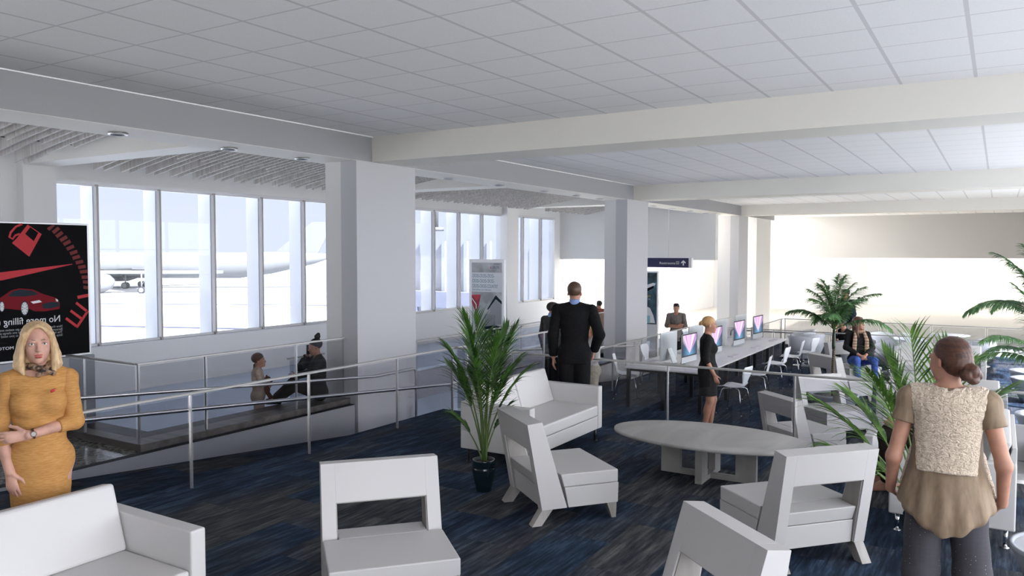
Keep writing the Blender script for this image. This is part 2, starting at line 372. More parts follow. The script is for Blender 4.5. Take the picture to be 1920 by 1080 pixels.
rail('glass guard rail across the lounge edge above the computer area', (-6.42, 8.93), (3.4, 8.93), .91, 0, [.20 + 1.45 * k for k in range(7)])
rail('tall glass guard rail on the landing between the two carpeted ramps', (-6.45, 9.0), (-6.45, 12.7), .91, LOW, [1.2, 2.5, 3.68])
rail('glass guard rail beside the second ramp, behind the desk', (-6.45, 12.75), (-6.45, 22.4), .41, LOW, [.02 + 1.5 * k for k in range(7)])
rail('short glass guard rail returning toward the bright hall', (-5.1, 19.4), (-5.1, 22.6), .41, LOW, [.02, 1.1, 3.1])
rail('glass guard rail at the far end of the lower lounge', (-5.06, 22.65), (3.3, 22.75), .41, LOW, [1.2 * k + .03 for k in range(8)])
rail('glass guard rail crossing between the armchairs and the tub chairs', (-5.9, 19.22), (3.3, 19.22), .41, LOW, [.02 + 1.35 * k for k in range(7)])
rail('glass guard rail along the front edge of the timber deck', (-8.27, 5.35), (-8.27, 8.70), .97, .05, [.02, .91, 2.38])
rail('glass guard rail turning away along the end of the timber deck', (-9.70, 5.37), (-8.3, 5.37), .97, .05, [.35])
rail('smoked glass screen behind the woman on the phone', (-8.72, 8.0), (-8.72, 8.71), .70, .05, [], glass='deckglass')
rail('glass guard rail on the low wall between concourse and ramp', (-9.2, 11.25), (-9.2, 22.3), .60, 0., [.3 + 1.9 * k for k in range(6)])

def handrail(label, x, y0, y1, drop, wall=1):
    t = thing('handrail', label, 'handrail', (x, 0, 0))
    zf = lambda y: (0 if y < 3 else -(y - 3) / 12 if y < 9 else LOW)
    ys = [y0, 3.0, 9.0 if y1 > 9.2 else y1] + ([y1] if y1 > 9.2 else [])
    pts = [(0, y, zf(y) + .865) for y in ys]
    if drop: pts += [(0, y1 + .05, zf(y1) + .85), (0, y1 + .075, zf(y1) + .80), (0, y1 + .08, LOW)]
    MB().tube(pts, .021, 12).build('tube', 'metal', t)
    return t
handrail('round steel handrail on the column side of the carpeted ramp', -7.95, -1., 9.9, True, -1)
handrail('round steel handrail on the guard rail side of the carpeted ramp', -6.6, -1., 11.6, False, 1)
t = thing('handrail', 'round steel handrail loop beside the second ramp', 'handrail', (-7.85, 12.8, LOW))
MB().tube([(0, 0, 0), (0, 0, .82), (0, .06, .865), (0, 5.9, .365), (0, 6.2, .36), (0, 6.3, .30), (0, 6.3, -.5)], .021, 10).build('tube', 'metal', t)
t = thing('handrail', 'round steel handrail ending in a square loop near the far guard rail', 'handrail', (-5.3, 21.8, LOW))
MB().tube([(-1.0, 0, 0), (-1.0, 0, .55), (-.95, 0, .6), (1.0, 0, .6), (1.05, 0, .55), (1.05, 0, 0)], .021, 10).build('tube', 'metal', t)

# downlights in the soffit
dl = thing('downlight', 'x', 'downlight')
MB().lathe([(.085, -.004), (.105, -.004), (.105, -.018), (.09, -.022), (.078, -.012), (.075, .0)], seg=20).build('trim_ring', 'metal', dl)
MB().lathe([(0.0, .0), (.06, -.001), (.078, -.008)], seg=16).build('lens', mat('downlight_lens', (.25, .25, .25), .3), dl)
DL = Pool(dl)
for y in (3.9, 5.35, 6.87, 8.13, 11.65, 13.37, 15.17, 16.75, 18.05, 21.6, 23.2, 24.8, 26.4, 27.8):
    DL.put('round recessed downlight in the cream beam soffit', (-8.53, y, ZB - .006), 0, 'downlights along the soffit')

# slatted baffles under the concourse ceiling, one rack per bay
def baffles(label, y0, y1, xs=-13.3):
    t = thing('slat_ceiling', label, 'ceiling slats', (0, 0, 0), 0, None)
    y = y0; k = 0; a = MB(); rods = MB()
    def zc(x): u = (x + 14.0) / 5.2; return 3.50 + .62 * math.sin(min(max(u, 0), 1) * PI * .52)
    def fin(x0, x1, yy):
        n = 9; v = []
        for i in range(n + 1):
            x = x0 + (x1 - x0) * i / n; z = zc(x)
            for dy in (-.016, .016):
                v += [(x, yy + dy, z), (x, yy + dy, z + .19)]
        f = []
        for i in range(n):
            o = 4 * i; q = o + 4
            f += [(o, q, q + 1, o + 1), (o + 2, o + 3, q + 3, q + 2), (o, o + 2, q + 2, q), (o + 1, q + 1, q + 3, o + 3)]
        f += [(0, 1, 3, 2), (4 * n, 4 * n + 2, 4 * n + 3, 4 * n + 1)]
        MB().add(v, f).build('fin', 'finwood', t)
    while y < y1 - .1:
        fin(xs, -9.9, y); fin(xs, -9.3, y + .17)
        fin(-12.2, -9.0, y + .33)
        rods.tube([(xs + .9, y - .04, zc(xs + .9) + .1), (xs + .9, y + .40, zc(xs + .9) + .1)], .008, 6)
        y += .49; k += 1
    rods.build('fixing_rod', 'black', t, kind='stuff')
    return t
baffles('weathered wood slat ceiling over the windows nearest the car advert', 2.2, 7.1)
baffles('weathered wood slat ceiling over the tall apron windows', 8.39 - .49, 14.9)
baffles('weathered wood slat ceiling over the jet bridge windows', 16., 22.7)
baffles('weathered wood slat ceiling over the last windows before the hall', 23.8, 26.9)

# ------------------------------------------------------------------ armchair with open back
def armchair():
    t = thing('lounge_chair', 'x', 'armchair')
    W = .385; I = .295
    rear = lambda z: -.13 * (z - .13) / .71
    front = lambda z: .0 + .165 * (.855 - z) / .535
    def slab(x0, x1, z0, z1, d0=0, d1=0):
        return [(x0, rear(z0) + d0, z0), (x1, rear(z0) + d0, z0), (x1, front(z0) - d1, z0), (x0, front(z0) - d1, z0)], [(x0, rear(z1) + d0, z1), (x1, rear(z1) + d0, z1), (x1, front(z1) - d1, z1), (x0, front(z1) - d1, z1)]
    b = MB()
    b.prism([(-.13, .84), (0, .855), (front(.41), .41), (front(.13), .13), (0, .13)][::-1], 'x', -W, -I)
    b.prism([(-.13, .84), (0, .855), (front(.41), .41), (front(.13), .13), (0, .13)][::-1], 'x', I, W)
    bo, tp = slab(-I, I, .615, .84); tp = [(x, y, .84 if i < 2 else .855) for i, (x, y, z) in enumerate(tp)]; tp[2] = (I, 0, .855); tp[3] = (-I, 0, .855)
    b.hexa(bo, tp); b.build('backrest', 'upholstery', t, bevel=.0012)
    ln = MB()
    for s in (-1, 1):
        a0, a1 = sorted((s * I, s * (I - .008)))
        bo, tp = slab(a0, a1, .135, .613, .012, .012); ln.hexa(bo, tp)
    bo, tp = slab(-I, I, .606, .6145, .012, .012); ln.hexa(bo, tp); ln.build('inner_lining', 'legwood', t)
    MB().hexa([(-W, .235, .13), (W, .235, .13), (W, .69, .13), (-W, .69, .13)], [(-W, .20, .30), (W, .20, .30), (W, .695, .30), (-W, .695, .30)]) \
        .hexa([(-I + .01, .02, .13), (I - .01, .02, .13), (I - .01, .235, .13), (-I + .01, .235, .13)], [(-I + .01, .0, .30), (I - .01, .0, .30), (I - .01, .20, .30), (-I + .01, .20, .30)]).build('seat_base', 'upholstery', t, bevel=.004)
    MB().hexa([(-W, .195, .303), (W, .195, .303), (W, .69, .303), (-W, .69, .303)], [(-W, .165, .41), (W, .165, .41), (W, .69, .41), (-W, .69, .41)]) \
        .hexa([(-I + .01, .005, .303), (I - .01, .005, .303), (I - .01, .195, .303), (-I + .01, .195, .303)], [(-I + .01, -.03, .408), (I - .01, -.03, .408), (I - .01, .165, .41), (-I + .01, .165, .41)]).build('seat_cushion', 'upholstery', t, bevel=.008)
    for s in (-1, 1):
        x0, x1 = sorted((s * (W - .005), s * (W - .085)))
        MB().hexa([(x0, -.085, 0), (x1, -.085, 0), (x1, .0, 0), (x0, .0, 0)], [(x0, .002, .13), (x1, .002, .13), (x1, .10, .13), (x0, .10, .13)]).build('leg', 'legwood', t, bevel=.002)
        xo0, xo1 = sorted((s * (W - .005), s * (W - .05)))
        MB().hexa([(xo0, .635, 0), (xo1, .635, 0), (xo1, .675, 0), (xo0, .675, 0)], [(x0, .59, .13), (x1, .59, .13), (x1, .68, .13), (x0, .68, .13)]).build('leg', 'legwood', t, bevel=.002)
    return t
AC = Pool(armchair())
def ac(label, x, y, fx, fy, z=0): return AC.put(label, (x, y, z), math.atan2(fy, fx) - PI / 2, 'white open-back lounge chairs')
ac('white open-back armchair beside the potted palm and the centre sofa', -3.42, 5.78, .62, .78)
ac('white open-back armchair facing the viewer beside the near sofa', -3.46, 3.96, .565, -.50)
ac('white open-back armchair seen from behind, pale wood rear legs, beside the oval table', -1.045, 5.9, -.75, .66)
ac('white armchair of which only the upper back shows at the bottom picture edge', -1.17, 3.94, -.655, -.756)
ac('greyish white armchair behind the oval table and the glass guard rail', -2.385, 10.70, .66, .75, LOW)
ac('white open-back armchair with the round gravel bowl behind its back opening', -2.32, 12.84, .735, -.68, LOW)
ac('white armchair right behind the ringed palm trunk', -2.66, 15.40, .66, .75, LOW)
ac('white armchair next to the seated woman in the checked scarf', -2.75, 17.75, .735, -.68, LOW)

# ------------------------------------------------------------------ sofas (front towards +x)
def sofa(feet='black'):
    t = thing('sofa', 'x', 'sofa')
    W = .85
    MB().box(-.43, .42, -W + .1, W - .1, .15, .30).build('base', 'upholstery2', t, bevel=.006)
    MB().box(-.30, .425, -W + .105, W - .105, .305, .43).build('seat_cushion', 'upholstery2', t, bevel=.018, seg=3)
    for s in (-1, 1):
        y0, y1 = sorted((s * W, s * (W - .1)))
        MB().box(-.43, .43, y0, y1, .15, .65).build('armrest', 'upholstery2', t, bevel=.012, seg=3)
        y0, y1 = sorted((s * .004, s * (W - .105)))
        MB().hexa([(-.27, y0, .43), (-.16, y0, .43), (-.16, y1, .43), (-.27, y1, .43)], [(-.40, y0, .80), (-.29, y0, .82), (-.29, y1, .82), (-.40, y1, .80)]).build('back_cushion', 'upholstery2', t, bevel=.02, seg=3)
    MB().hexa([(-.43, -W + .1, .30), (-.28, -W + .1, .30), (-.28, W - .1, .30), (-.43, W - .1, .30)], [(-.43, -W + .1, .76), (-.40, -W + .1, .76), (-.40, W - .1, .76), (-.43, W - .1, .76)]).build('back_frame', 'upholstery2', t, bevel=.006)
    for x in (-.37, .37):
        for y in (-W + .07, W - .07):
            MB().tube([(x, y, .008), (x, y, .15)], .016, 12).lathe([(.028, 0), (.028, .006), (.016, .012)], (x, y, 0), 14).build('leg', feet, t)
    return t
SF = Pool(sofa()); G = 'white leather two-seat sofas'
SF.put('white two-seat sofa with black tube legs beside the potted palm', (-4.41, 7.67, 0), 0, G)
SF.put('white sofa cut off at the lower corner beside the woman in yellow', (-4.28, 2.05, 0), 0, G)
SF2 = Pool(sofa('chrome'))
SF2.put('white sofa on chrome legs behind the woman in the fleece vest', (-.28, 7.76, 0), PI, G)
SF2.put('white sofa just past the glass guard rail, behind the seated dark trousers', (-.42, 10.15, LOW), -PI / 2, G)
SF2.put('white sofa in the lower lounge behind the spiky potted palm', (-.70, 13.55, LOW), -PI / 2, G)
SF2.put('white sofa farthest back, in front of the tub chairs', (-1.02, 18.55, LOW), -PI / 2, G)

# ------------------------------------------------------------------ oval coffee table
t = thing('coffee_table', 'oval greyed wood coffee table on crossed panel base', 'coffee table', (-2.42, 7.66, 0))
MB().lathe([(0, .385), (.96, .385), (.985, .392), (.985, .415), (.965, .42), (0, .42)], seg=64, sy=.58).build('tabletop', 'tablewood', t)
for s in (-1, 1): MB().box(*sorted((s * .28, s * .48)), -.03, .03, 0, .385).build('panel_leg', 'tablewood', t, bevel=.003)
for s in (-1, 1): MB().box(-.035, .035, *sorted((s * .12, s * .30)), 0, .385).build('panel_leg', 'tablewood', t, bevel=.003)
MB().box(-.28, .28, -.03, .03, 0, .05).box(-.0349, .0349, -.12, .12, 0, .0499).build('stretcher', 'tablewood', t)

# ------------------------------------------------------------------ long computer desk
t = thing('computer_desk', 'long pale grey shared desk on black square legs with rows of computers', 'desk', (0, 0, LOW))
MB().box(-5.6, -4.17, 12.86, 19.1, .695, .72).build('worktop', 'desk', t, bevel=.002)
MB().box(-5.5, -4.27, 12.95, 19.0, .64, .694).build('apron', 'black', t)
for y in (12.95, 14.45, 15.98, 17.5, 18.98):
    for x in (-5.54, -4.9, -4.24): MB().box(x - .03, x + .03, y - .03, y + .03, 0, .694 if x == -4.9 else .694).build('leg', 'black', t)
m = mat('aurora_screen', (0.01, .01, .015), .15)
def screen():
    tc = N(m, 'ShaderNodeTexCoord'); mp = N(m, 'ShaderNodeMapping'); L(m, tc, 'Object', mp, 'Vector'); mp.inputs['Location'].default_value = (0, 0, -.20)
    sp = N(m, 'ShaderNodeSeparateXYZ'); L(m, mp, 'Vector', sp, 0)
    an = N(m, 'ShaderNodeMath', operation='ARCTAN2'); L(m, sp, 'Y', an, 0); L(m, sp, 'Z', an, 1)
    ln = N(m, 'ShaderNodeVectorMath', operation='LENGTH'); L(m, mp, 'Vector', ln, 0)
    cb = N(m, 'ShaderNodeCombineXYZ'); L(m, an, 0, cb, 'X')
    n = N(m, 'ShaderNodeTexNoise'); n.inputs['Scale'].default_value = 3.4; n.inputs['Detail'].default_value = 3; L(m, cb, 0, n, 'Vector')
    c = ramp(m, [(.28, (.22, .09, .50)), (.42, (.66, .28, .78)), (.52, (.98, .66, .92)), (.62, (1., .92, .99))]); L(m, n, 'Fac', c, 'Fac')
    a2 = N(m, 'ShaderNodeMath', operation='ABSOLUTE'); L(m, an, 0, a2, 0)
    r2 = ramp(m, [(.0, (1, 1, 1)), (.55, (.95, .95, .95)), (.85, (.45, .45, .45)), (1.15, (0, 0, 0))]); L(m, a2, 0, r2, 'Fac')
    dk = ramp(m, [(0., (.16, .40, .62)), (.25, (.05, .09, .16)), (1., (.03, .04, .07))]); L(m, ln, 'Value', dk, 'Fac')
    x = N(m, 'ShaderNodeMix', data_type='RGBA'); L(m, r2, 'Color', x, 0); L(m, dk, 'Color', x, 6); L(m, c, 'Color', x, 7)
    L(m, x, 2, P(m), 'Emission Color'); P(m).inputs['Emission Strength'].default_value = 1.05
screen(); M['screen'] = m
M['silver'] = mat('silver_aluminium', (.62, .64, .66), .38, .7)
def imac():
    t = thing('desktop_computer', 'x', 'computer')
    s = MB()   # body: slightly bulged back
    s.box(-.004, .012, -.325, .325, .045, .56); s.hexa([(-.012, -.30, .07), (-.004, -.325, .045), (-.004, .325, .045), (-.012, .30, .07)], [(-.012, -.30, .54), (-.004, -.325, .56), (-.004, .325, .56), (-.012, .30, .54)])
    hs = s.build('housing', 'silver', t, bevel=.003)
    MB().box(.0121, .0135, -.325, .325, .150, .56).build('bezel', 'black', hs)
    MB().add([(.0142, -.30, .172), (.0142, .30, .172), (.0142, .30, .538), (.0142, -.30, .538)], [(0, 1, 2, 3)]).build('screen', 'screen', hs)
    MB().hexa([(-.13, -.09, .006), (-.118, -.09, .006), (-.118, .09, .006), (-.13, .09, .006)], [(-.022, -.08, .26), (-.012, -.08, .26), (-.012, .08, .26), (-.022, .08, .26)]).box(-.13, .06, -.095, .095, 0, .007).build('stand', 'silver', t, bevel=.002)
    return t
IM = Pool(imac()); ys = (13.75, 15.3, 16.95, 18.5)
nm = ('nearest the woman in black dress', 'second along the long desk', 'third along the long desk', 'at the far desk end')
for y, s in zip(ys, nm): IM.put('silver computer with lit pink aurora screen, ' + s, (-4.72, y, .22), -.08, 'computers with lit screens facing the chairs')
for y, s in zip(ys, ('first from the near desk end', 'second from the near desk end', 'third from the near desk end', 'at the far desk end')):
    IM.put('silver computer turned away on the long desk, ' + s, (-5.12, y + .05, .22), PI - .12, 'computers turned away on the long desk')
kb = MB().hexa([(-.06, -.215, 0), (.06, -.215, 0), (.06, .215, 0), (-.06, .215, 0)], [(-.058, -.213, .016), (.058, -.213, .006), (.058, .213, .006), (-.058, .213, .016)])
M['keys'] = mat('keyboard', (.55, .5, .55), .5); 
kt = thing('keyboard', 'x', 'keyboard'); kb.build('case', 'silver', kt)
kk = MB()
for i in range(5):
    for j in range(14): kk.box(-.048 + i * .02, -.032 + i * .02, -.205 + j * .0295, -.181 + j * .0295, .0135 - i * .002, .0175 - i * .002)
kk.build('keys', 'keys', kt); KB = Pool(kt)
for y, s in zip(ys, nm): KB.put('slim silver keyboard under the lit computer ' + s, (-4.36, y + .05, .22), -.05, 'keyboards on the long desk')
for y, s in zip(ys, nm): KB.put('slim silver keyboard beside the turned-away computer, ' + s, (-5.42, y - .02, .22), PI, 'keyboards on the long desk')

# ------------------------------------------------------------------ moulded shell chairs
def shell_chair():
    t = thing('shell_chair', 'x', 'chair')
    prof = [(.225, .425, .19), (.20, .442, .205), (.12, .45, .215), (.02, .440, .215), (-.08, .438, .20), (-.15, .452, .165), (-.195, .49, .115), (-.215, .54, .10), (-.228, .60, .135), (-.245, .67, .185), (-.262, .74, .20), (-.275, .79, .185), (-.28, .815, .15)]
    v = []; n = 9
    for y, z, w in prof:
        for k in range(n):
            u = -1 + 2 * k / (n - 1); c = .025 * u * u
            v.append((u * w, y + (c if z > .5 else 0), z + (c if z <= .5 else 0)))
    f = [(i * n + k, i * n + k + 1, (i + 1) * n + k + 1, (i + 1) * n + k) for i in range(len(prof) - 1) for k in range(n - 1)]
    o = MB().add(v, f, 0, True).build('seat_shell', 'plastic', t); so_ = o.modifiers.new('s', 'SOLIDIFY'); so_.thickness = .011; so_.offset = -1
    for sx in (-1, 1):
        for sy in (-1, 1):
            MB().tube([(sx * .03, sy * .02 - .0, .425), (sx * .14, sy * .13, .425), (sx * .165, sy * .155, .40), (sx * .235, sy * .225, .008)], .0085, 8).tube([(sx * .235, sy * .225, .008), (sx * .236, sy * .226, 0)], .011, 8).build('leg', 'chrome', t)
    return t
SC = Pool(shell_chair()); G = 'white moulded chairs around the long desk'
for i, (x, y, r, s) in enumerate(((-3.80, 13.42, 1.45, 'behind the woman in the black dress'), (-3.82, 14.95, 1.7, 'next along from the woman in the black dress'), (-3.86, 16.6, 1.5, 'third along the screen side of the desk'),
                                  (-3.84, 17.9, 1.65, 'fourth along the screen side of the desk'), (-3.72, 18.8, 1.3, 'at the far corner of the desk'))):
    SC.put('white moulded chair with chrome legs ' + s, (x, y, LOW), r, G)
for i, (x, y, r, s) in enumerate(((-5.92, 13.75, -1.25, 'at the near desk end seen through the guard glass'), (-6.05, 15.5, -1.6, 'behind the first silver computer back'), (-6.1, 17.2, -1.5, 'behind the second silver computer back'))):
    SC.put('white moulded chair ' + s, (x, y, LOW), r, G)

# ------------------------------------------------------------------ tub chairs and round tables
def tub():
    t = thing('tub_chair', 'x', 'chair'); n = 25
    v = []; f = []
    for k in range(n):
        a = math.radians(-38 + 256 * k / (n - 1)) + PI; u = abs(-1 + 2 * k / (n - 1)); h = .74 - .16 * u ** 2
        for (r, z) in ((.25, .20), (.33, .40), (.37, h), (.34, h), (.30, .42)): v.append((r * math.cos(a), r * math.sin(a), z))
    for k in range(n - 1):
        for j in range(4): f.append((k * 5 + j, k * 5 + j + 1, (k + 1) * 5 + j + 1, (k + 1) * 5 + j))
    MB().add(v, f, 0, True).build('tub_shell', 'plastic', t)
    MB().lathe([(0, .20), (.25, .20), (.31, .36), (.31, .42), (.27, .45), (0, .45)], seg=28).build('seat', 'plastic', t)
    MB().tube([(0, 0, .02), (0, 0, .20)], .03, 12).lathe([(.23, 0), (.23, .012), (.03, .03)], seg=24).build('pedestal', 'chrome', t)
    return t
TB = Pool(tub()); G = 'white tub chairs around the round tables'
for x, y, r, s in ((-4.0, 19.95, -.3, 'beside the far end of the long desk'), (-3.98, 20.6, .6, 'half hidden by the palm trunk'), (-4.35, 21.4, 1.9, 'next to the round table past the desk'), (-2.40, 21.5, 3.6, 'on the far side of the round table past the desk'),
                   (-2.98, 19.75, .6, 'under the woman with the top bun'), (-1.75, 22.0, -1.2, 'at the round table behind the farthest sofa, near side'), (-.35, 22.1, 1.3, 'at the round table behind the farthest sofa, far side'),
                   (-1.75, 20.7, -2.2, 'low behind the farthest sofa'), (-2.1, 19.85, 2.2, 'between the scarf woman and the farthest sofa')):
    TB.put('white round tub chair ' + s, (x, y, LOW), r, G)
def rtable():
    t = thing('round_table', 'x', 'table')
    MB().lathe([(0, .71), (.44, .71), (.45, .72), (.45, .73), (0, .735)], seg=36).build('tabletop', 'plastic', t)
    MB().tube([(0, 0, .02), (0, 0, .71)], .03, 12).lathe([(.26, 0), (.26, .012), (.03, .03)], seg=28).build('pedestal', 'chrome', t)
    return t
RT = Pool(rtable())
RT.put('white round table among the tub chairs past the long desk', (-3.25, 20.95, LOW), 0, 'round white cafe tables')
RT.put('white round table behind the farthest sofa', (-1.0, 22.05, LOW), 0, 'round white cafe tables')
# conical grey bowls near the glazing
M['bowlgrey'] = mat('grey_bowl', (.36, .38, .42), .4)
def bowl():
    t = thing('conical_table', 'x', 'side table')
    MB().lathe([(.15, 0), (.17, 0), (.34, .42), (.345, .45), (.325, .45), (.32, .435)], seg=36).build('body', 'bowlgrey', t)
    MB().lathe([(0, .437), (.32, .437)], seg=36).build('top', 'plastic', t)
    return t
BW = Pool(bowl())
for x, y, z, s in ((.55, 18.3, LOW, 'farthest one on the sunlit carpet'), (.56, 17.2, LOW, 'second farthest one on the sunlit carpet'), (.58, 13.4, LOW, 'in front of the sofa end in the lower lounge'),
                   (.58, 10.9, LOW, 'just past the glass guard rail'), (.44, 5.75, 0, 'nearest one, cut off by the picture edge')):
    BW.put('grey conical table with white top, ' + s, (x, y, z), 0, 'grey conical tables beside the glazing')
# gravel bowl of the tall palm
M['gravel'] = noisy(mat('gravel', (.25, .25, .25), .9), (.10, .10, .10), (.36, .35, .34), 60, 2, bstr=1., bd=.02)
t = thing('planter_bowl', 'large round grey bowl of gravel at the foot of the ringed palm', 'planter', (-2.40, 14.55, LOW))
MB().lathe([(.26, 0), (.30, 0), (.41, .26), (.415, .29), (.37, .29), (.35, .24)], seg=44).build('bowl', 'bowlgrey', t)
MB().lathe([(0, .25), (.36, .245)], seg=40).build('gravel', 'gravel', t, kind='stuff')
# ------------------------------------------------------------------ smooth blended surfaces for bodies, hair and clothing
A3 = lambda p: np.array(p, dtype=np.float64)
def unit(v): v = A3(v); return v / (np.linalg.norm(v) + 1e-12)
class SDF:
    def __init__(s, k=.02): s.p = []; s.k = k; s.fold = None; s.paint = []
    def cap(s, a, b, r1, r2=None, m=0, fl=None, ff=1., k=None, op='u'):
        r2 = r1 if r2 is None else r2
        s.p.append(('c', A3(a), A3(b), r1, r2, m, None if fl is None else unit(fl), ff, s.k if k is None else k, op)); return s
    def ell(s, c, r, R=None, m=0, k=None, op='u'):
        s.p.append(('e', A3(c), A3(r), np.eye(3) if R is None else R, None, m, None, 1., s.k if k is None else k, op)); return s
    def cut(s, p, n, k=.004): s.p.append(('p', A3(p), unit(n), None, None, 0, None, 1., k, 'i')); return s
    def mesh(s, name, h, mats, parent, smooth=True, **props):
        lo = A3([9, 9, 9]) ; hi = -lo
        for q in s.p:
            if q[9] != 'u': continue
            if q[0] == 'c': R = max(q[3], q[4]); a = np.minimum(q[1], q[2]) - R; b = np.maximum(q[1], q[2]) + R
            else: R = max(q[2]); a = q[1] - R; b = q[1] + R
            lo = np.minimum(lo, a); hi = np.maximum(hi, b)
        lo = lo - 4 * h; n = np.ceil((hi + 4 * h - lo) / h).astype(int) + 1
        ax = [lo[i] + h * np.arange(n[i]) for i in range(3)]
        D = np.full(n, 1., np.float32); Mt = np.zeros(n, np.int8)
        for q in s.p:
            kind, k, op = q[0], q[8], q[9]
            if kind == 'p':
                sl = (slice(None),) * 3
            else:
                if kind == 'c': R = max(q[3], q[4]) + k + 2 * h; a = np.minimum(q[1], q[2]) - R; b = np.maximum(q[1], q[2]) + R
                else: R = max(q[2]) + k + 2 * h; a = q[1] - R; b = q[1] + R
                i0 = np.clip(((a - lo) / h).astype(int), 0, n); i1 = np.clip(((b - lo) / h).astype(int) + 2, 0, n)
                if (i1 <= i0).any(): continue
                sl = tuple(slice(i0[i], i1[i]) for i in range(3))
            X, Y, Z = np.meshgrid(ax[0][sl[0]], ax[1][sl[1]], ax[2][sl[2]], indexing='ij', sparse=True)
            if kind == 'c':
                A, B = q[1], q[2]; fl, ff = q[6], q[7]
                x, y, z = X - A[0], Y - A[1], Z - A[2]; ab = B - A
                if fl is not None:
                    t = (x * fl[0] + y * fl[1] + z * fl[2]) * (ff - 1); x = x + t * fl[0]; y = y + t * fl[1]; z = z + t * fl[2]
                    ab = ab + (ff - 1) * ab.dot(fl) * fl
                L2 = ab.dot(ab) + 1e-12
                t = np.clip((x * ab[0] + y * ab[1] + z * ab[2]) / L2, 0, 1)
                d = np.sqrt((x - t * ab[0]) ** 2 + (y - t * ab[1]) ** 2 + (z - t * ab[2]) ** 2) - (q[3] + (q[4] - q[3]) * t)
            elif kind == 'e':
                C, r, Rm = q[1], q[2], q[3]; x, y, z = X - C[0], Y - C[1], Z - C[2]
                u = [(x * Rm[0, i] + y * Rm[1, i] + z * Rm[2, i]) / r[i] for i in range(3)]
                k0 = np.sqrt(u[0] ** 2 + u[1] ** 2 + u[2] ** 2); k1 = np.sqrt((u[0] / r[0]) ** 2 + (u[1] / r[1]) ** 2 + (u[2] / r[2]) ** 2) + 1e-9
                d = k0 * (k0 - 1) / k1
            else:
                d = (X - q[1][0]) * q[2][0] + (Y - q[1][1]) * q[2][1] + (Z - q[1][2]) * q[2][2]
            d = d.astype(np.float32); o = D[sl]
            if op == 'u':
                hh = np.clip(.5 + .5 * (o - d) / k, 0, 1); D[sl] = o + (d - o) * hh - k * hh * (1 - hh)
                mm = Mt[sl]; mm[d < o] = q[5]
            else:
                if op == 's': d = -d
                hh = np.clip(.5 - .5 * (o - d) / k, 0, 1); D[sl] = o + (d - o) * hh + k * hh * (1 - hh)
                if op == 's' and q[5]: mm = Mt[sl]; mm[d > o - .004] = q[5]
        if s.fold is not None:
            X, Y, Z = np.meshgrid(*ax, indexing='ij', sparse=True); D = D + s.fold(X, Y, Z).astype(np.float32)
        D[0] = D[-1] = 1; D[:, 0] = D[:, -1] = 1; D[:, :, 0] = D[:, :, -1] = 1
        I = D < 0
        c = [I[i:n[0] - 1 + i, j:n[1] - 1 + j, l:n[2] - 1 + l] for i in (0, 1) for j in (0, 1) for l in (0, 1)]
        anyc = np.logical_or.reduce(c); allc = np.logical_and.reduce(c); act = anyc & ~allc
        idx = np.argwhere(act); num = len(idx)
        if num == 0: raise ValueError(name)
        vid = np.full(act.shape, -1, np.int32); vid[act] = np.arange(num)
        acc = np.zeros((num, 3)); cnt = np.zeros(num)
        off = [(i, j, l) for i in (0, 1) for j in (0, 1) for l in (0, 1)]
        V = {o: D[idx[:, 0] + o[0], idx[:, 1] + o[1], idx[:, 2] + o[2]].astype(np.float64) for o in off}
        for a in off:
            for d in range(3):
                if a[d] == 0:
                    b = list(a); b[d] = 1; b = tuple(b); va, vb = V[a], V[b]; x = (va < 0) != (vb < 0)
                    t = np.where(x, va / (va - vb + 1e-20), 0); P0 = np.tile(A3(a), (num, 1)); P0[:, d] += t
                    acc[x] += P0[x]; cnt[x] += 1
        pos = lo + h * (idx + acc / cnt[:, None])
        F_ = []
        for d in range(3):
            e, g = [q for q in range(3) if q != d]
            s0 = [slice(1, -1)] * 3; s0[d] = slice(0, -1); s1 = list(s0); s1[d] = slice(1, None)
            a, b = I[tuple(s0)], I[tuple(s1)]; w = np.argwhere(a != b); sg = a[tuple(w.T)]
            base = w.copy(); base[:, e] += 1; base[:, g] += 1
            def cell(de, dg): q = base.copy(); q[:, e] -= de; q[:, g] -= dg; return vid[q[:, 0], q[:, 1], q[:, 2]]
            qd = np.stack([cell(1, 1), cell(0, 1), cell(0, 0), cell(1, 0)], 1)
            flip = sg if d != 1 else ~sg
            qd[~flip] = qd[~flip][:, ::-1]; F_.append(qd)
        F_ = np.concatenate(F_)
        me = bpy.data.meshes.new(name); me.vertices.add(num); me.vertices.foreach_set('co', pos.ravel())
        me.loops.add(len(F_) * 4); me.loops.foreach_set('vertex_index', F_.ravel().astype(np.int32))
        me.polygons.add(len(F_)); me.polygons.foreach_set('loop_start', np.arange(len(F_), dtype=np.int32) * 4)
        for m_ in (mats if isinstance(mats, (list, tuple)) else [mats]): me.materials.append(M[m_] if isinstance(m_, str) else m_)
        g = np.rint((pos - lo) / h).astype(int); vm = Mt[g[:, 0], g[:, 1], g[:, 2]]
        mi = vm[F_[:, 0]].astype(np.int32); fc = pos[F_].mean(1)
        for c_, r_, R_m, m_ in s.paint: q_ = ((fc - A3(c_)) @ R_m) / A3(r_); mi[(q_ ** 2).sum(1) < 1] = m_
        me.polygons.foreach_set('material_index', mi); me.update(calc_edges=True)
        me.validate(); me.polygons.foreach_set('use_smooth', np.ones(len(me.polygons), bool))
        o = bpy.data.objects.new(name, me); COL.objects.link(o)
        if parent: o.parent = parent
        for k_, v_ in props.items(): o[k_] = v_
        return o

def rotm(rx=0, ry=0, rz=0):
    return np.array(Euler((rx, ry, rz), 'XYZ').to_matrix())
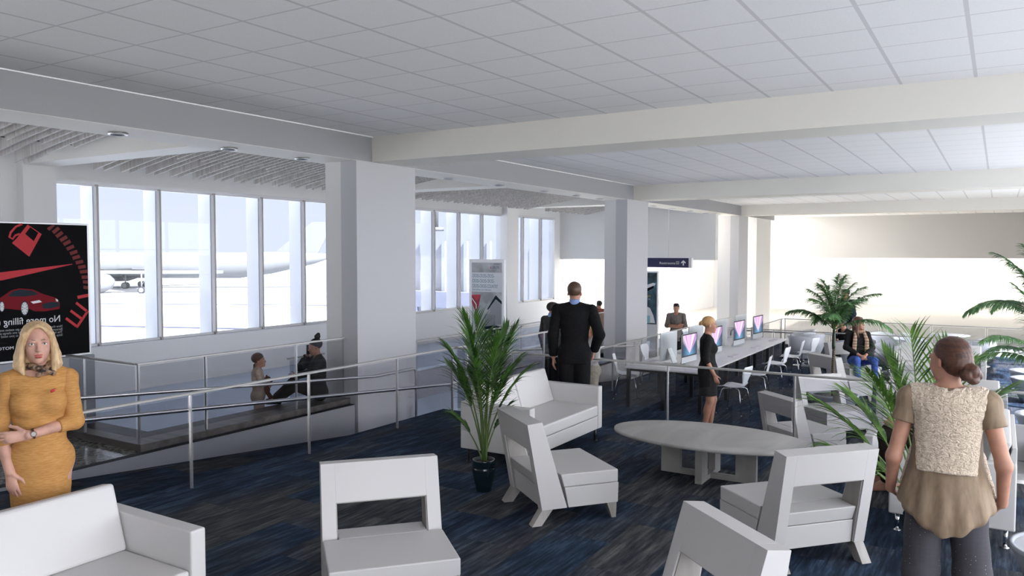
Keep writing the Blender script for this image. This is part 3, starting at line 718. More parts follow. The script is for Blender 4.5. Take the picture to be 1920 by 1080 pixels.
# ------------------------------------------------------------------ people
def skin(name, c):
    m = mat(name, c, .5, spec=.35); P(m).inputs['Subsurface Weight'].default_value = .12; P(m).inputs['Subsurface Radius'].default_value = (.5, .2, .1); P(m).inputs['Subsurface Scale'].default_value = .02
    c2 = tuple(min(1, x * f) for x, f in zip(c, (1.12, 1.06, 1.02))); c1 = tuple(x * f for x, f in zip(c, (.92, .86, .84)))
    return noisy(m, c1, c2, 14, 5, bstr=.05, bd=.002)
M['skin_fair'] = skin('skin_fair', (.43, .23, .16)); M['skin_pale'] = skin('skin_pale', (.52, .31, .245)); M['skin_mid'] = skin('skin_mid', (.42, .23, .165)); M['skin_dark'] = skin('skin_dark', (.16, .075, .05))
M['lips'] = mat('lips', (.42, .06, .06), .35); M['lips2'] = mat('lips_soft', (.38, .15, .13), .4)
M['eyewhite'] = mat('eye_white', (.75, .73, .70), .15); M['iris'] = mat('iris', (.10, .14, .15), .1)
def cloth(name, c1, c2, sc_=60, vs=(1, 1, 1), rough=.85, b=.25, bd=.003):
    m = mat(name, c1, rough, spec=.15); return noisy(m, c1, c2, sc_, 5, vs, bstr=b, bd=bd)
M['mustard'] = cloth('mustard_knit', (.43, .205, .060), (.53, .28, .10), 26, (1, 1, 7), b=.3)
M['blackcloth'] = cloth('black_cloth', (.010, .010, .011), (.022, .021, .021), 40)
M['suit'] = cloth('black_suit', (.005, .005, .006), (.010, .010, .011), 40)
M['charcoal'] = cloth('charcoal_cloth', (.035, .034, .034), (.06, .058, .056), 40)
M['navy'] = cloth('navy_cloth', (.012, .014, .028), (.025, .028, .045), 40)
M['jeans'] = cloth('blue_denim', (.035, .075, .28), (.07, .13, .40), 30)
M['darkjeans'] = cloth('dark_denim', (.008, .016, .045), (.02, .032, .07), 30)
M['rust'] = cloth('rust_leather', (.16, .045, .03), (.25, .08, .055), 12)
M['khaki'] = cloth('khaki', (.30, .27, .21), (.40, .36, .29), 30)
M['greycloth'] = cloth('grey_cloth', (.14, .12, .11), (.20, .18, .165), 30)
M['beigecloth'] = cloth('beige_cloth', (.42, .32, .25), (.52, .42, .33), 30)
M['browncloth'] = cloth('dark_brown_cloth', (.018, .013, .010), (.032, .024, .018), 30)
M['offwhite'] = cloth('off_white_cloth', (.6, .58, .56), (.72, .7, .68), 30)
M['palegrey'] = cloth('pale_grey_cloth', (.35, .33, .33), (.45, .43, .42), 30)
M['shirtblue'] = cloth('blue_shirt', (.20, .27, .50), (.26, .34, .58), 30)
M['silk'] = cloth('olive_silk', (.19, .132, .085), (.275, .20, .135), 9, (3, 3, .5), rough=.5, b=.2, bd=.01)
def fleece():
    m = mat('sherpa_fleece', (.6, .5, .4), .95, spec=.1, sheen=.3); mp = coords(m, (1, 1, 1.7)); v = N(m, 'ShaderNodeTexVoronoi'); v.inputs['Scale'].default_value = 62
    n0 = N(m, 'ShaderNodeTexNoise'); n0.inputs['Scale'].default_value = 30; ad = N(m, 'ShaderNodeMix', data_type='RGBA', blend_type='LINEAR_LIGHT'); ad.inputs[0].default_value = .04
    L(m, mp, 'Vector', n0, 'Vector'); L(m, mp, 'Vector', ad, 6); L(m, n0, 'Color', ad, 7); L(m, ad, 2, v, 'Vector')
    r = ramp(m, [(.0, (.74, .62, .49)), (.45, (.66, .54, .415)), (.85, (.44, .335, .25))]); L(m, v, 'Distance', r, 'Fac'); L(m, r, 'Color', P(m), 'Base Color')
    iv = N(m, 'ShaderNodeMath', operation='SUBTRACT'); iv.inputs[0].default_value = 1; L(m, v, 'Distance', iv, 1); bump(m, iv, 0, .6, .015); return m
M['fleece'] = fleece()
def dots():
    m = mat('dotted_trousers', (.07, .065, .072), .85, spec=.2); mp = coords(m, (42, 42, 42)); v = N(m, 'ShaderNodeTexVoronoi'); v.inputs['Scale'].default_value = 1.; v.inputs['Randomness'].default_value = .25
    L(m, mp, 'Vector', v, 'Vector'); r = ramp(m, [(.0, (.34, .32, .33)), (.09, (.30, .29, .30)), (.13, (.062, .058, .066)), (1, (.075, .070, .078))]); L(m, v, 'Distance', r, 'Fac'); L(m, r, 'Color', P(m), 'Base Color'); return m
M['dots'] = dots()
def plaid():
    m = mat('checked_scarf', (.5, .36, .25), .9); tc = N(m, 'ShaderNodeTexCoord'); sp = N(m, 'ShaderNodeSeparateXYZ'); L(m, tc, 'Object', sp, 0); last = None
    def stripes(axis, scale, w, ph=0.):
        a = N(m, 'ShaderNodeMath', operation='MULTIPLY_ADD'); a.inputs[1].default_value = scale; a.inputs[2].default_value = ph; L(m, sp, axis, a, 0)
        b = N(m, 'ShaderNodeMath', operation='FRACT'); L(m, a, 0, b, 0); c = N(m, 'ShaderNodeMath', operation='LESS_THAN'); c.inputs[1].default_value = w; L(m, b, 0, c, 0); return c
    base = None
    for ax, s_, w, ph, col in (('X', 26, .10, 0, (.02, .018, .016)), ('Z', 17, .11, 0, (.02, .018, .016)), ('Z', 17, .11, .2, (.02, .018, .016)), ('X', 13, .06, .3, (.35, .04, .03))):
        c = stripes(ax, s_, w, ph); x = N(m, 'ShaderNodeMix', data_type='RGBA'); L(m, c, 0, x, 0); x.inputs[7].default_value = (*col, 1)
        if base is None: x.inputs[6].default_value = (.48, .33, .22, 1)
        else: L(m, base, 2, x, 6)
        base = x
    L(m, base, 2, P(m), 'Base Color'); return m
M['plaid'] = plaid()
M['leopard'] = noisy(mat('leopard_scarf', (.2, .1, .05), .6), (.018, .009, .006), (.26, .15, .085), 38, 3, lo=.44, hi=.56, bstr=.3)
def hair(name, c1, c2, vs=(3, 3, .35), sc_=26):
    m = mat(name, c1, .42, spec=.4); return noisy(m, c1, c2, sc_, 7, vs, lo=.3, hi=.7, bstr=.5, bd=.006, rough=.7)
M['hair_blonde'] = hair('blonde_hair', (.40, .24, .115), (.72, .52, .30)); M['hair_gold'] = hair('golden_hair', (.38, .20, .08), (.60, .37, .17))
M['hair_auburn'] = hair('auburn_hair', (.020, .008, .006), (.115, .042, .022), (1, 1, 4), 14); M['hair_brown'] = hair('brown_hair', (.05, .026, .016), (.12, .065, .04))
M['hair_dark'] = hair('dark_hair', (.010, .007, .006), (.03, .02, .016)); M['hair_chestnut'] = hair('chestnut_hair', (.05, .02, .012), (.17, .07, .04)); M['hair_black'] = hair('black_hair', (.004, .004, .004), (.012, .011, .010))

BASE = dict(pel=(0, 0, .94), wa=(0, 0, 1.08), ch=(0, .005, 1.27), nk=(0, -.015, 1.45), hd=(0, .015, 1.598),
            hipR=(.085, 0, .90), knR=(.092, .015, .49), anR=(.095, -.02, .085), toR=(.115, .15, .028),
            hipL=(-.085, 0, .90), knL=(-.092, .015, .49), anL=(-.095, -.02, .085), toL=(-.115, .15, .028),
            shR=(.165, -.01, 1.395), elR=(.215, -.035, 1.12), wrR=(.235, .03, .885), hdR=(.01, .02, -1), paR=(-1, .1, 0),
            shL=(-.165, -.01, 1.395), elL=(-.215, -.035, 1.12), wrL=(-.235, .03, .885), hdL=(-.01, .02, -1), paL=(1, .1, 0))
class Fig:
    """a posed person facing +y in its own frame; body is one blended surface, clothing and hair are children"""
    def __init__(s, name, label, loc, rz, H=1.72, male=False, pose={}, head=(0, 0, 0), skinm='skin_fair', lips='lips2', res=.012, curl=.5, face=True, group=None, child=False):
        s.t = thing(name, label, 'person', loc, rz, group); s.f = H / 1.72; s.res = res; s.male = male; s.child = child
        J = dict(BASE); J.update(pose)
        if male:
            for q in 'RL':
                sx = 1 if q == 'R' else -1
                for jn in ('sh', 'el', 'wr'):
                    if jn + q not in pose: v = J[jn + q]; J[jn + q] = (v[0] + sx * .028, v[1], v[2] + (.01 if jn == 'sh' else 0))
        s.J = {k: A3(v) * (1 if k[:2] in ('pa',) or k in ('hdR', 'hdL') else s.f) for k, v in J.items()}
        s.up = unit(s.J['nk'] - s.J['pel']); rt = s.J['shR'] - s.J['shL']; s.fr = unit(np.cross(s.up, rt)); s.rt = np.cross(s.fr, s.up)
        s.B = np.stack([s.rt, s.fr, s.up], 1); hr = s.J['hipR'] - s.J['hipL']; s.prt = unit(hr)
        s.Hm = s.B @ rotm(*[math.radians(a) for a in head]); s.hc = s.J['hd']
        s.curl = curl
        b = SDF(.03 * s.f); s.torso(b, 0.); s.legs(b, 0.); s.arms(b, 0.)
        f = s.f; b.cap(s.J['nk'] - s.up * .03 * f, s.hc - s.Hm[:, 2] * .03 * f - s.Hm[:, 1] * .015 * f, .050 * f * (1.12 if male else 1), .048 * f * (1.12 if male else 1), k=.025)
        s.head(b, face); s.hands(b)
        s.body = b.mesh('body', res, [skinm, lips], s.t)
        if face and res < .02: s.eyes()
    def tp(s, x, y, z):  # torso point: fraction z along pel->nk, offsets in metres
        return s.J['pel'] + (s.J['nk'] - s.J['pel']) * z + (s.rt * x + s.fr * y) * s.f
    def torso(s, b, g, m=0, bust=True, pel=True, lo=0., k=None):
        f = s.f; w = 1.12 if s.male else 1.; k = .05 * f if k is None else k
        if pel: b.ell(s.J['pel'] + s.up * .0, A3([.160 * (.97 if s.male else 1.03), .112, .115]) * f + g, s.B, m, k)
        if pel: b.cap(s.J['hipR'] - s.fr * .03 * f, s.J['hipL'] - s.fr * .03 * f, .088 * f + g, None, m, k=k)
        b.ell(s.tp(0, .0, .30), A3([.128 * w, .092, .13]) * f + g, s.B, m, k)
        b.ell(s.tp(0, .0, .62), A3([.148 * w, .102, .165]) * f + g, s.B, m, k)
        b.cap(s.J['shR'] - s.rt * .035 * f, s.J['shL'] + s.rt * .035 * f, .046 * f + g, None, m, k=k)
        for q in 'RL': b.cap(s.J['nk'] + s.up * .012 * f, s.J['sh' + q] + s.up * .004 * f, .036 * f * w + g * .8, .040 * f + g * .8, m, k=.03)
        b.ell(s.tp(0, -.015, .84), A3([.135 * w, .075, .07]) * f + g, s.B, m, k)
        if bust and not s.male and not s.child:
            for q in (-1, 1): b.ell(s.tp(q * .068, .075, .63), A3([.062, .052, .062]) * f + g, s.B, m, .035)
    def legs(s, b, g, m=0, to=1., foot=True, k=None, wide=0.):
        f = s.f; w = 1.05 if s.male else 1.; k = .03 if k is None else k
        for q in 'RL':
            h, kn, an, to_ = (s.J[j + q] for j in ('hip', 'kn', 'an', 'to'))
            b.cap(h, kn, .083 * f * w + g, .055 * f * w + g + wide * .5, m, k=k)
            e = kn + (an - kn) * min(1, to)
            b.cap(kn, e, .052 * f * w + g + wide * .5, .036 * f * w + g + wide, m, k=k)
            if to >= 1:
                ud = unit(an - kn); bk = unit(np.cross(ud, s.prt)); mid = kn + (an - kn) * .30
                fwd = unit(to_ - an - ud * (to_ - an).dot(ud))
                b.ell(mid - fwd * .022 * f, A3([.044, .045, .105]) * f + g, np.stack([unit(np.cross(fwd, ud)), fwd, ud], 1), m, .03)
            if foot:
                b.cap(an, to_, .034 * f + g, .026 * f + g, m, k=.02); b.cap(an + A3([0, 0, -.03]) * f - unit(to_ - an) * .02, to_ + A3([0, 0, -.005]), .028 * f, .024 * f, m, k=.02)
    def arms(s, b, g, m=0, to=2., k=None, sides='RL', wide=0.):
        f = s.f; w = 1.15 if s.male else 1.; k = .025 if k is None else k
        for q in sides:
            a, e, wr = s.J['sh' + q], s.J['el' + q], s.J['wr' + q]
            b.ell(a, A3([.045, .047, .045]) * f * w + g * .8, None, m, k)
            x = a + (e - a) * min(1, to); b.cap(a, x, .044 * f * w + g, .036 * f * w + g + wide * min(1, to), m, k=k)
            if to > 1:
                y = e + (wr - e) * min(1, to - 1); r1 = .036 * f * w; r2 = .025 * f * w
                b.cap(e, y, r1 + g + wide, r1 + (r2 - r1) * min(1, to - 1) + g + wide, m, k=k)
    def hands(s, b):
        f = s.f
        for q in 'RL':
            wr = s.J['wr' + q]; d = unit(s.J['hd' + q]); n = s.J['pa' + q]; n = unit(n - d * d.dot(n)); w = unit(np.cross(d, n)) * (1 if q == 'R' else -1)
            if s.res > .009:
                b.cap(wr, wr + d * .085 * f, .026 * f, .030 * f, 0, n, 1.8, k=.015)
                b.cap(wr + d * .08 * f, wr + (d + n * .5) * .125 * f, .026 * f, .018 * f, 0, n, 1.8, k=.015); b.cap(wr + d * .03 * f, wr + (d * .8 + w * .55) * .09 * f, .012 * f, .010 * f, 0, k=.01)
                if s.res > .011: continue
            b.cap(wr + d * .012 * f, wr + d * .082 * f, .027 * f, .034 * f, 0, n, 2.3, k=.012)
            for i, (o, ln) in enumerate(((.026, .072), (.0095, .080), (-.0075, .074), (-.024, .058))):
                p = wr + (d * (.086 - .006 * abs(i - 1)) + w * o) * f; c = s.curl * (.8 + .12 * i); dd = d + w * o * 1.6
                for sg, ll in ((0, .46), (1, .30), (2, .24)):
                    a = c * (sg * .75 + .35); dr = unit(unit(dd) * math.cos(a) + n * math.sin(a)); p2 = p + dr * ln * ll * f
                    b.cap(p, p2, (.0088 - .0008 * sg) * f, (.0082 - .0010 * sg) * f, 0, k=.003); p = p2
            p = wr + (d * .022 + w * .022) * f; dr = unit(d * .72 + w * .62 + n * .32); p2 = p + dr * .045 * f; b.cap(p, p2, .0135 * f, .0105 * f, 0, k=.008)
            dr = unit(d * .9 + w * .3 + n * .35); b.cap(p2, p2 + dr * .034 * f, .0098 * f, .0082 * f, 0, k=.003)
    def hp(s, x, y, z): return s.hc + s.Hm @ (A3([x, y, z]) * s.hf)
    def head(s, b, face):
        s.hf = s.f * (1.03 if s.male else 1.) * (1.18 if s.child else 1.); f = s.hf; H = s.Hm; hp = s.hp
        E_ = lambda c, r, m=0, k=.02, R=None, op='u': b.ell(hp(*c), A3(r) * f, H if R is None else H @ R, m, k, op)
        E_((0, -.018, .040), (.073, .092, .080)); E_((0, .022, -.012), (.062, .066, .090), k=.03)
        E_((0, .030, -.068), (.046, .050, .042), k=.025)
        if not face: return
        E_((0, .068, -.098), (.020, .018, .016), k=.02)                     # chin
        for q in (-1, 1):
            E_((q * .033, .058, -.032), (.022, .022, .026), k=.02)          # cheek
            E_((q * .030, .079, .020), (.022, .010, .008), k=.012)          # brow
            E_((q * .0315, .092, .001), (.0155, .014, .0105), k=.008, op='s')
            E_((q * .0315, .0728, .0085), (.0160, .0145, .0078), k=.003); E_((q * .0315, .0720, -.0070), (.0155, .0135, .0068), k=.003)       # lids
            E_((q * .0755, -.008, -.012), (.007, .015, .026), k=.006, R=rotm(0, 0, q * .35))
            E_((q * .0080, .094, -.040), (.0068, .008, .0055), k=.005)
        b.cap(hp(0, .082, .012), hp(0, .103, -.032), .0078 * f, .0095 * f, 0, k=.010)
        E_((0, .102, -.035), (.0095, .0095, .0078), k=.006)
        E_((0, .0835, -.0625), (.0225, .0105, .0062), 0, .004); E_((0, .0830, -.0735), (.0195, .0118, .0070), 0, .003)
        b.paint += [(hp(0, .090, -.0628), A3((.0215, .020, .0042)) * f, H, 1), (hp(0, .090, -.0742), A3((.0180, .020, .0058)) * f, H, 1)]
        E_((0, .080, -.0525), (.008, .010, .006), k=.006)
    def eyes(s):
        for q in (-1, 1):
            c = s.hp(q * .0315, .0738, .0008); r = .0124 * s.hf; o = MB()
            Mx = Matrix.Translation(Vector(c)) @ Matrix([list(r_) for r_ in s.Hm]).to_4x4() @ Matrix.Rotation(-PI / 2, 4, 'X')
            v = []; n = 16; pr = [(0, r)] + [(r * math.sin(a), r * math.cos(a)) for a in (.18, .45, .75, 1.1, 1.5)]
            vv = []; ff = []
            for rr, z in pr[1:]: vv += [Mx @ Vector((rr * math.cos(2 * PI * k / n), rr * math.sin(2 * PI * k / n), z)) for k in range(n)]
            for i in range(len(pr) - 2): ff += [(i * n + k, i * n + (k + 1) % n, (i + 1) * n + (k + 1) % n, (i + 1) * n + k) for k in range(n)]
            o.add(vv, ff, 0, True); o.m = [1 if i < n * 1 else 0 for i in range(len(o.f))]; o.add(vv[:n], [tuple(range(n))], 2, False)
            o.build('eye', ['eyewhite', 'iris', 'hair_black'], s.body)
    def brows(s, m='hair_brown'):
        b = SDF(.003)
        for q in (-1, 1):
            b.cap(s.hp(q * .014, .0895, .0215), s.hp(q * .031, .0880, .0255), .0017 * s.hf, .0019 * s.hf); b.cap(s.hp(q * .031, .0880, .0255), s.hp(q * .046, .076, .0205), .0019 * s.hf, .0009 * s.hf)
        b.mesh('eyebrows', .0018, m, s.body)
        b = SDF(.002)
        for q in (-1, 1):
            b.cap(s.hp(q * .018, .0850, .0040), s.hp(q * .031, .0882, .0085), .0014 * s.hf); b.cap(s.hp(q * .031, .0882, .0085), s.hp(q * .0455, .0790, .0040), .0016 * s.hf, .0012 * s.hf)
        b.mesh('eyelashes', .0014, 'hair_dark', s.body)
    # ---- clothing helpers
    def garment(s, name, m, g=.010, sleeve=None, hem=None, neck=.97, wide=0., res=None, fold=None, pel=True, sw=0., skirt=None, extra=None, bust=True, hole=.006, top=.045):
        b = SDF(.03); s.torso(b, g + wide, 0, bust, pel)
        if skirt: z1, r0, r1 = skirt; b.cap(s.J['pel'], A3([0, 0, z1 * s.f]), r0, r1, 0, (0, 1, 0), 1.25, k=.06)
        if neck:
            b.cut(s.J['nk'] + s.up * top * s.f, s.up); b.cap(s.J['nk'] - s.up * (.0 + .10 * (1 - neck)) + s.fr * .02 * s.f, s.hc + s.fr * .02, .058 * s.f + hole, .066 * s.f + hole, 0, s.fr, 1. if hole < .02 else 1.5, .012, 's')
        if hem is not None: b.cut(A3([0, 0, hem * s.f]), (0, 0, -1))
        if extra: extra(b)
        b.fold = fold; o = b.mesh(name, res or s.res, m, s.t)
        if sleeve:
            for q in 'RL':
                c = SDF(.03); s.arms(c, g * .95, 0, min(2, sleeve + .08), sides=q, wide=sw); e, w_, a = s.J['el' + q], s.J['wr' + q], s.J['sh' + q]
                if sleeve > 1: c.cut(e + (w_ - e) * (sleeve - 1), w_ - e)
                else: c.cut(a + (e - a) * sleeve, e - a)
                c.fold = fold; c.mesh('sleeve', res or s.res, m, o)
        return o
    def trousers(s, m, g=.012, wide=.02, to=.97, res=None, fold=None, name='trousers'):
        b = SDF(.03); f = s.f
        b.ell(s.J['pel'] + s.up * .0, A3([.160, .112, .115]) * f + g, s.B, 0, .05); b.cap(s.J['hipR'] - s.fr * .03 * f, s.J['hipL'] - s.fr * .03 * f, .088 * f + g, None, 0, k=.05)
        s.legs(b, g, 0, to, False, wide=wide); b.fold = fold; return b.mesh(name, res or s.res, m, s.t)
    def shoes(s, m, res=None, heel=0.):
        for q in 'RL':
            an, to_ = s.J['an' + q], s.J['to' + q]; b = SDF(.015); d = unit(to_ - an); z = A3([0, 0, 1])
            b.cap(an - z * .048 * s.f - unit(A3([d[0], d[1], 0])) * .03, to_, .034 * s.f, .032 * s.f); b.cap(an - z * .03 * s.f, to_ + z * .01, .036 * s.f, .024 * s.f)
            if heel: b.cap(an - z * .05 * s.f, A3([an[0], an[1], .012]) - unit(A3([d[0], d[1], 0])) * .03, .014, .008)
            b.cut(A3([0, 0, min(an[2], to_[2]) - .07 if s.J['anR'][2] > .3 else .002]), (0, 0, -1)); b.mesh('shoe', res or max(.006, s.res * .7), m, s.t)
    def hair(s, m, style, res=None):
        b = SDF(.014); f = s.hf; H = s.Hm; hp = s.hp; E_ = lambda c, r, k=.015, op='u', R=None: b.ell(hp(*c), A3(r) * f, H if R is None else H @ R, 0, k, op)
        if style == 'short':
            E_((0, -.022, .045), (.080, .098, .086)); E_((0, .035, -.035), (.085, .080, .078), .01, 's'); E_((0, -.06, -.10), (.08, .075, .07), .02, 's'); E_((0, .035, .088), (.055, .045, .030), .02)
            for q in (-1, 1): E_((q * .085, .02, -.03), (.03, .05, .055), .008, 's')
        if style == 'quiff':
            E_((0, -.022, .048), (.082, .099, .088)); E_((0, .040, -.035), (.085, .080, .082), .01, 's'); E_((0, -.06, -.10), (.08, .075, .07), .02, 's')
            for i in range(9): a = i * .7; E_((.045 * math.cos(a * 1.7), .02 + .05 * math.sin(a), .112 + .01 * math.sin(3 * a)), (.026, .028, .020), .012)
        if style == 'bun' or style == 'topbun' or style == 'lowbun':
            E_((0, -.020, .044), (.079, .098, .086)); E_((0, .050, -.030), (.085, .075, .082), .012, 's'); E_((0, -.04, -.105), (.09, .10, .062), .02, 's')
            if style == 'bun': E_((0, -.120, .022), (.034, .030, .032), .008); E_((0, -.138, .010), (.022, .018, .026), .008)
            if style == 'topbun': E_((0, -.055, .150), (.042, .046, .040), .01); E_((.02, -.075, .175), (.03, .03, .028), .01)
            if style == 'lowbun':
                E_((0, -.052, -.005), (.077, .072, .072), .02)
                for c, r in (((.005, -.122, -.045), (.050, .042, .046)), ((.035, -.130, -.060), (.030, .030, .030)), ((-.028, -.128, -.058), (.030, .030, .032)), ((.0, -.150, -.035), (.030, .022, .030)), ((.01, -.135, -.085), (.030, .028, .022))): E_(c, r, .008)
        if style in ('long', 'bob', 'braid'):
            E_((0, -.018, .045), (.085, .101, .090))
            if style == 'braid':
                E_((0, .050, -.035), (.085, .075, .084), .012, 's'); E_((0, -.03, -.105), (.09, .10, .062), .02, 's')
                for q in (-1, 1):
                    for i in range(7): E_((q * .05, -.075 - .004 * i, -.055 - .030 * i), (.020, .020, .020), .004)
            else:
                E_((0, -.045, -.060), (.092, .066, .090), .02)
                dn = -.165 if style == 'bob' else -.25
                for q in (-1, 1):
                    b.cap(hp(q * .074, -.01, .02), hp(q * .090, .005, -.070), .024 * f, .028 * f); b.cap(hp(q * .090, .005, -.070), hp(q * .094, .012, dn * .72), .028 * f, .030 * f)
                    b.cap(hp(q * .094, .012, dn * .72), hp(q * .074, .030, dn), .028 * f, .012 * f); b.cap(hp(q * .07, -.06, -.05), hp(q * .066, -.055, dn), .035 * f, .024 * f)
                    b.cap(hp(0, .062, .098), hp(q * .066, .052, .055), .016 * f, .016 * f); b.cap(hp(q * .066, .052, .055), hp(q * .080, .035, -.02), .016 * f, .016 * f); b.cap(hp(q * .080, .035, -.02), hp(q * .088, .030, -.11), .016 * f, .018 * f)
                b.cap(hp(0, -.07, -.05), hp(0, -.07, dn), .04 * f, .03 * f)
                E_((0, .074, -.020), (.0595, .060, .112), .010, 's')
        b.fold = lambda X, Y, Z: .0013 * np.sin(230 * X + 60 * Y + 3 * np.sin(40 * Z)) * np.sin(90 * Y + 2 * np.sin(31 * Z + 40 * X)) if (res or s.res) < .007 else 0 * X + 0 * Y + 0 * Z
        return b.mesh('hair', res or min(s.res, .008), m, s.t)
az = lambda a: math.radians(a - 90)
def sitting(pz, knee=(.44, .0), lean=0., **kw):
    d = pz - .94; c, s_ = math.cos(lean), math.sin(lean)
    def up(p): x, y, z = p; z0 = z - .94; return (x, y * c + z0 * s_, pz + z0 * c - y * s_)
    P_ = {k: up(BASE[k]) for k in BASE if k[:2] in ('wa', 'ch', 'nk', 'sh', 'el', 'wr') or k == 'hd'}
    P_['pel'] = (0, 0, pz)
    for q, sx in (('R', 1), ('L', -1)):
        P_['hip' + q] = (sx * .085, .02, pz - .03); P_['kn' + q] = (sx * .11, knee[0], pz + knee[1]); P_['an' + q] = (sx * .11, knee[0] + .02, .085); P_['to' + q] = (sx * .12, knee[0] + .17, .03)
    P_.update(kw); return P_
nz = lambda a, f1, f2, f3: (lambda X, Y, Z: a * np.sin(f1 * X + 2.1 * np.sin(f3 * .5 * Z)) * np.sin(f2 * Y + 1.3) * np.sin(f3 * Z + 1.7 * np.sin(f1 * .6 * X)))
vf = lambda a, f, z0, z1: (lambda X, Y, Z: a * np.sin(f * np.arctan2(X, Y + 1e-6) + .8 * np.sin(9 * Z)) * np.clip((z1 - Z) / (z1 - z0), 0, 1))

# ---- woman in mustard dress
p = Fig('woman_in_mustard_dress', 'blonde woman in a mustard yellow dress and patterned neck scarf, arm across waist', (-4.97, 2.57, 0), az(-27), 1.80, head=(2, 0, 3), skinm='skin_pale', lips='lips', res=.0036, curl=.45,
        pose=dict(shL=(-.150, -.01, 1.385), shR=(.150, -.01, 1.385), elL=(-.182, .035, 1.13), wrL=(.055, .165, 1.10), hdL=(1, .05, -.03), paL=(0, -1, -.1), elR=(.195, .0, 1.105), wrR=(.150, .085, .885), hdR=(-.12, .05, -1), paR=(-.5, -.9, 0),
                  knR=(.07, .03, .49), knL=(-.07, .03, .49), anR=(.07, 0, .11), anL=(-.07, 0, .11)))
p.hair('hair_blonde', 'bob', .005); p.brows('hair_brown')
f = p.f
p.garment('bodice', 'mustard', .010, 1.38, 1.035, .955, res=.006, sw=.001, fold=nz(.0022, 22, 18, 34), hole=.026)
b = SDF(.04); b.ell(p.J['wa'], A3([.128, .095, .08]) * f + .012, None, 0, .05); b.ell(p.J['pel'], A3([.166, .120, .12]) * f + .010, None, 0, .05)
b.cap(A3([0, 0, .88]) * f, A3([0, .01, .50]) * f, .171, .150, 0, (0, 1, 0), 1.36, k=.05); b.cut(A3([0, 0, .46]) * f, (0, 0, -1)); b.cut(A3([0, 0, 1.10]) * f, (0, 0, 1)); b.fold = nz(.002, 14, 12, 30); b.mesh('skirt', .007, 'mustard', p.t)
b = SDF(.02); b.cap(A3([-.125, .0, 1.055]) * f, A3([.125, .0, 1.055]) * f, .0, .0)
# cuffs, belt seam, neck scarf, brooch, watch
b = SDF(.012)
for i in range(14):
    a0 = 2 * PI * i / 14; a1 = 2 * PI * (i + 1) / 14; z = lambda a: 1.475 + .012 * math.sin(3 * a) - .016 * math.cos(a)
    b.cap(A3([.062 * math.sin(a0), .062 * math.cos(a0) - .005, z(a0)]) * f, A3([.062 * math.sin(a1), .062 * math.cos(a1) - .005, z(a1)]) * f, .019 + .003 * math.sin(5 * a0))
b.ell(A3([-.030, .088, 1.452]) * f, (.020, .014, .017)); b.cap(A3([-.03, .088, 1.452]) * f, A3([-.075, .080, 1.430]) * f, .012, .018, fl=(0, 1, 0), ff=2.); b.cap(A3([-.03, .088, 1.452]) * f, A3([.0, .095, 1.425]) * f, .010, .016, fl=(0, 1, 0), ff=2.)
b.mesh('neck_scarf', .0045, 'leopard', p.t)
M['brooch'] = mat('red_brooch', (.5, .02, .03), .25); M['brooch2'] = mat('green_leaf', (.03, .16, .05), .3)
b = SDF(.003); fy = .128 * f; b.ell(A3([-.072, fy / f, 1.335]) * f, (.009, .006, .008)); b.ell(A3([-.064, fy / f, 1.331]) * f, (.007, .006, .007)); b.ell(A3([-.080, fy / f, 1.344]) * f, (.007, .004, .005), m=1); b.mesh('brooch', .002, ['brooch', 'brooch2'], p.t)
M['watchface'] = mat('watch_face', (.30, .26, .24), .2); M['strap'] = mat('brown_strap', (.06, .02, .012), .4)
wd = unit(p.J['wrL'] - p.J['elL']); c = p.J['wrL'] - wd * .030; o = MB(); up_ = unit(A3([0, 1, .12])); w_ = np.cross(wd, up_)
ring = [c + (up_ * math.cos(t_) + w_ * math.sin(t_)) * .0345 for t_ in np.linspace(0, 2 * PI, 21)[:-1]]
vv = []; 
for q in ring: vv += [q - wd * .007, q + wd * .007]
o.add(vv, [(2 * i, 2 * i + 1, (2 * i + 3) % 40, (2 * i + 2) % 40) for i in range(20)], 0, True)
o.tube([c + up_ * .030, c + up_ * .041], .0165, 20, 0).tube([c + up_ * .0405, c + up_ * .0418], .0125, 20, 1)
o.build('wristwatch', ['strap', 'watchface'], p.t).modifiers.new('s', 'SOLIDIFY').thickness = .0015
p.shoes('skin_mid', .006)

# ---- woman in fleece vest, seen from behind
p = Fig('woman_in_fleece_vest', 'woman seen from behind in a cream fleece vest and olive blouse, auburn low bun', (-.215, 4.80, 0), az(93), 1.78, head=(-2, 3, 48), res=.0055, curl=.6,
        pose=dict(shR=(.172, -.01, 1.395), shL=(-.172, -.01, 1.395), elL=(-.245, -.055, 1.085), wrL=(-.262, .055, .885), hdL=(.55, .55, -.55), paL=(.9, 0, .5), elR=(.250, -.050, 1.095), wrR=(.255, .06, .875), hdR=(-.45, .5, -.65), paR=(-.9, 0, .5),
                  hipR=(.09, 0, .90), hipL=(-.09, 0, .90), knR=(.13, .03, .49), knL=(-.11, .01, .49), anR=(.16, 0, .085), anL=(-.12, 0, .085), toR=(.2, .15, .03), toL=(-.14, .15, .03)))
f = p.f; p.hair('hair_auburn', 'lowbun', .005)
def tail(b):
    b.cap(A3([0, .0, 1.08]) * f, A3([0, -.01, .80]) * f, .155, .178, 0, (0, 1, 0), 1.25, k=.05)
b = SDF(.03); p.torso(b, .014, 0, True, False); b.cap(A3([0, .0, 1.12]) * f, A3([0, -.015, .79]) * f, .164, .255, 0, (0, 1, 0), 1.3, k=.05)
b.cut(p.J['nk'] + p.up * .02, p.up); b.cut(A3([0, -.1, .745]) * f, (0.0, .12, -1)); b.cut(A3([-.15, 0, .80]) * f, (-.55, 0, -.80), .03); b.cut(A3([.15, 0, .80]) * f, (.55, 0, -.80), .03)
b.fold = vf(.0055, 13., .85, 1.22); b.mesh('blouse', .006, 'silk', p.t)
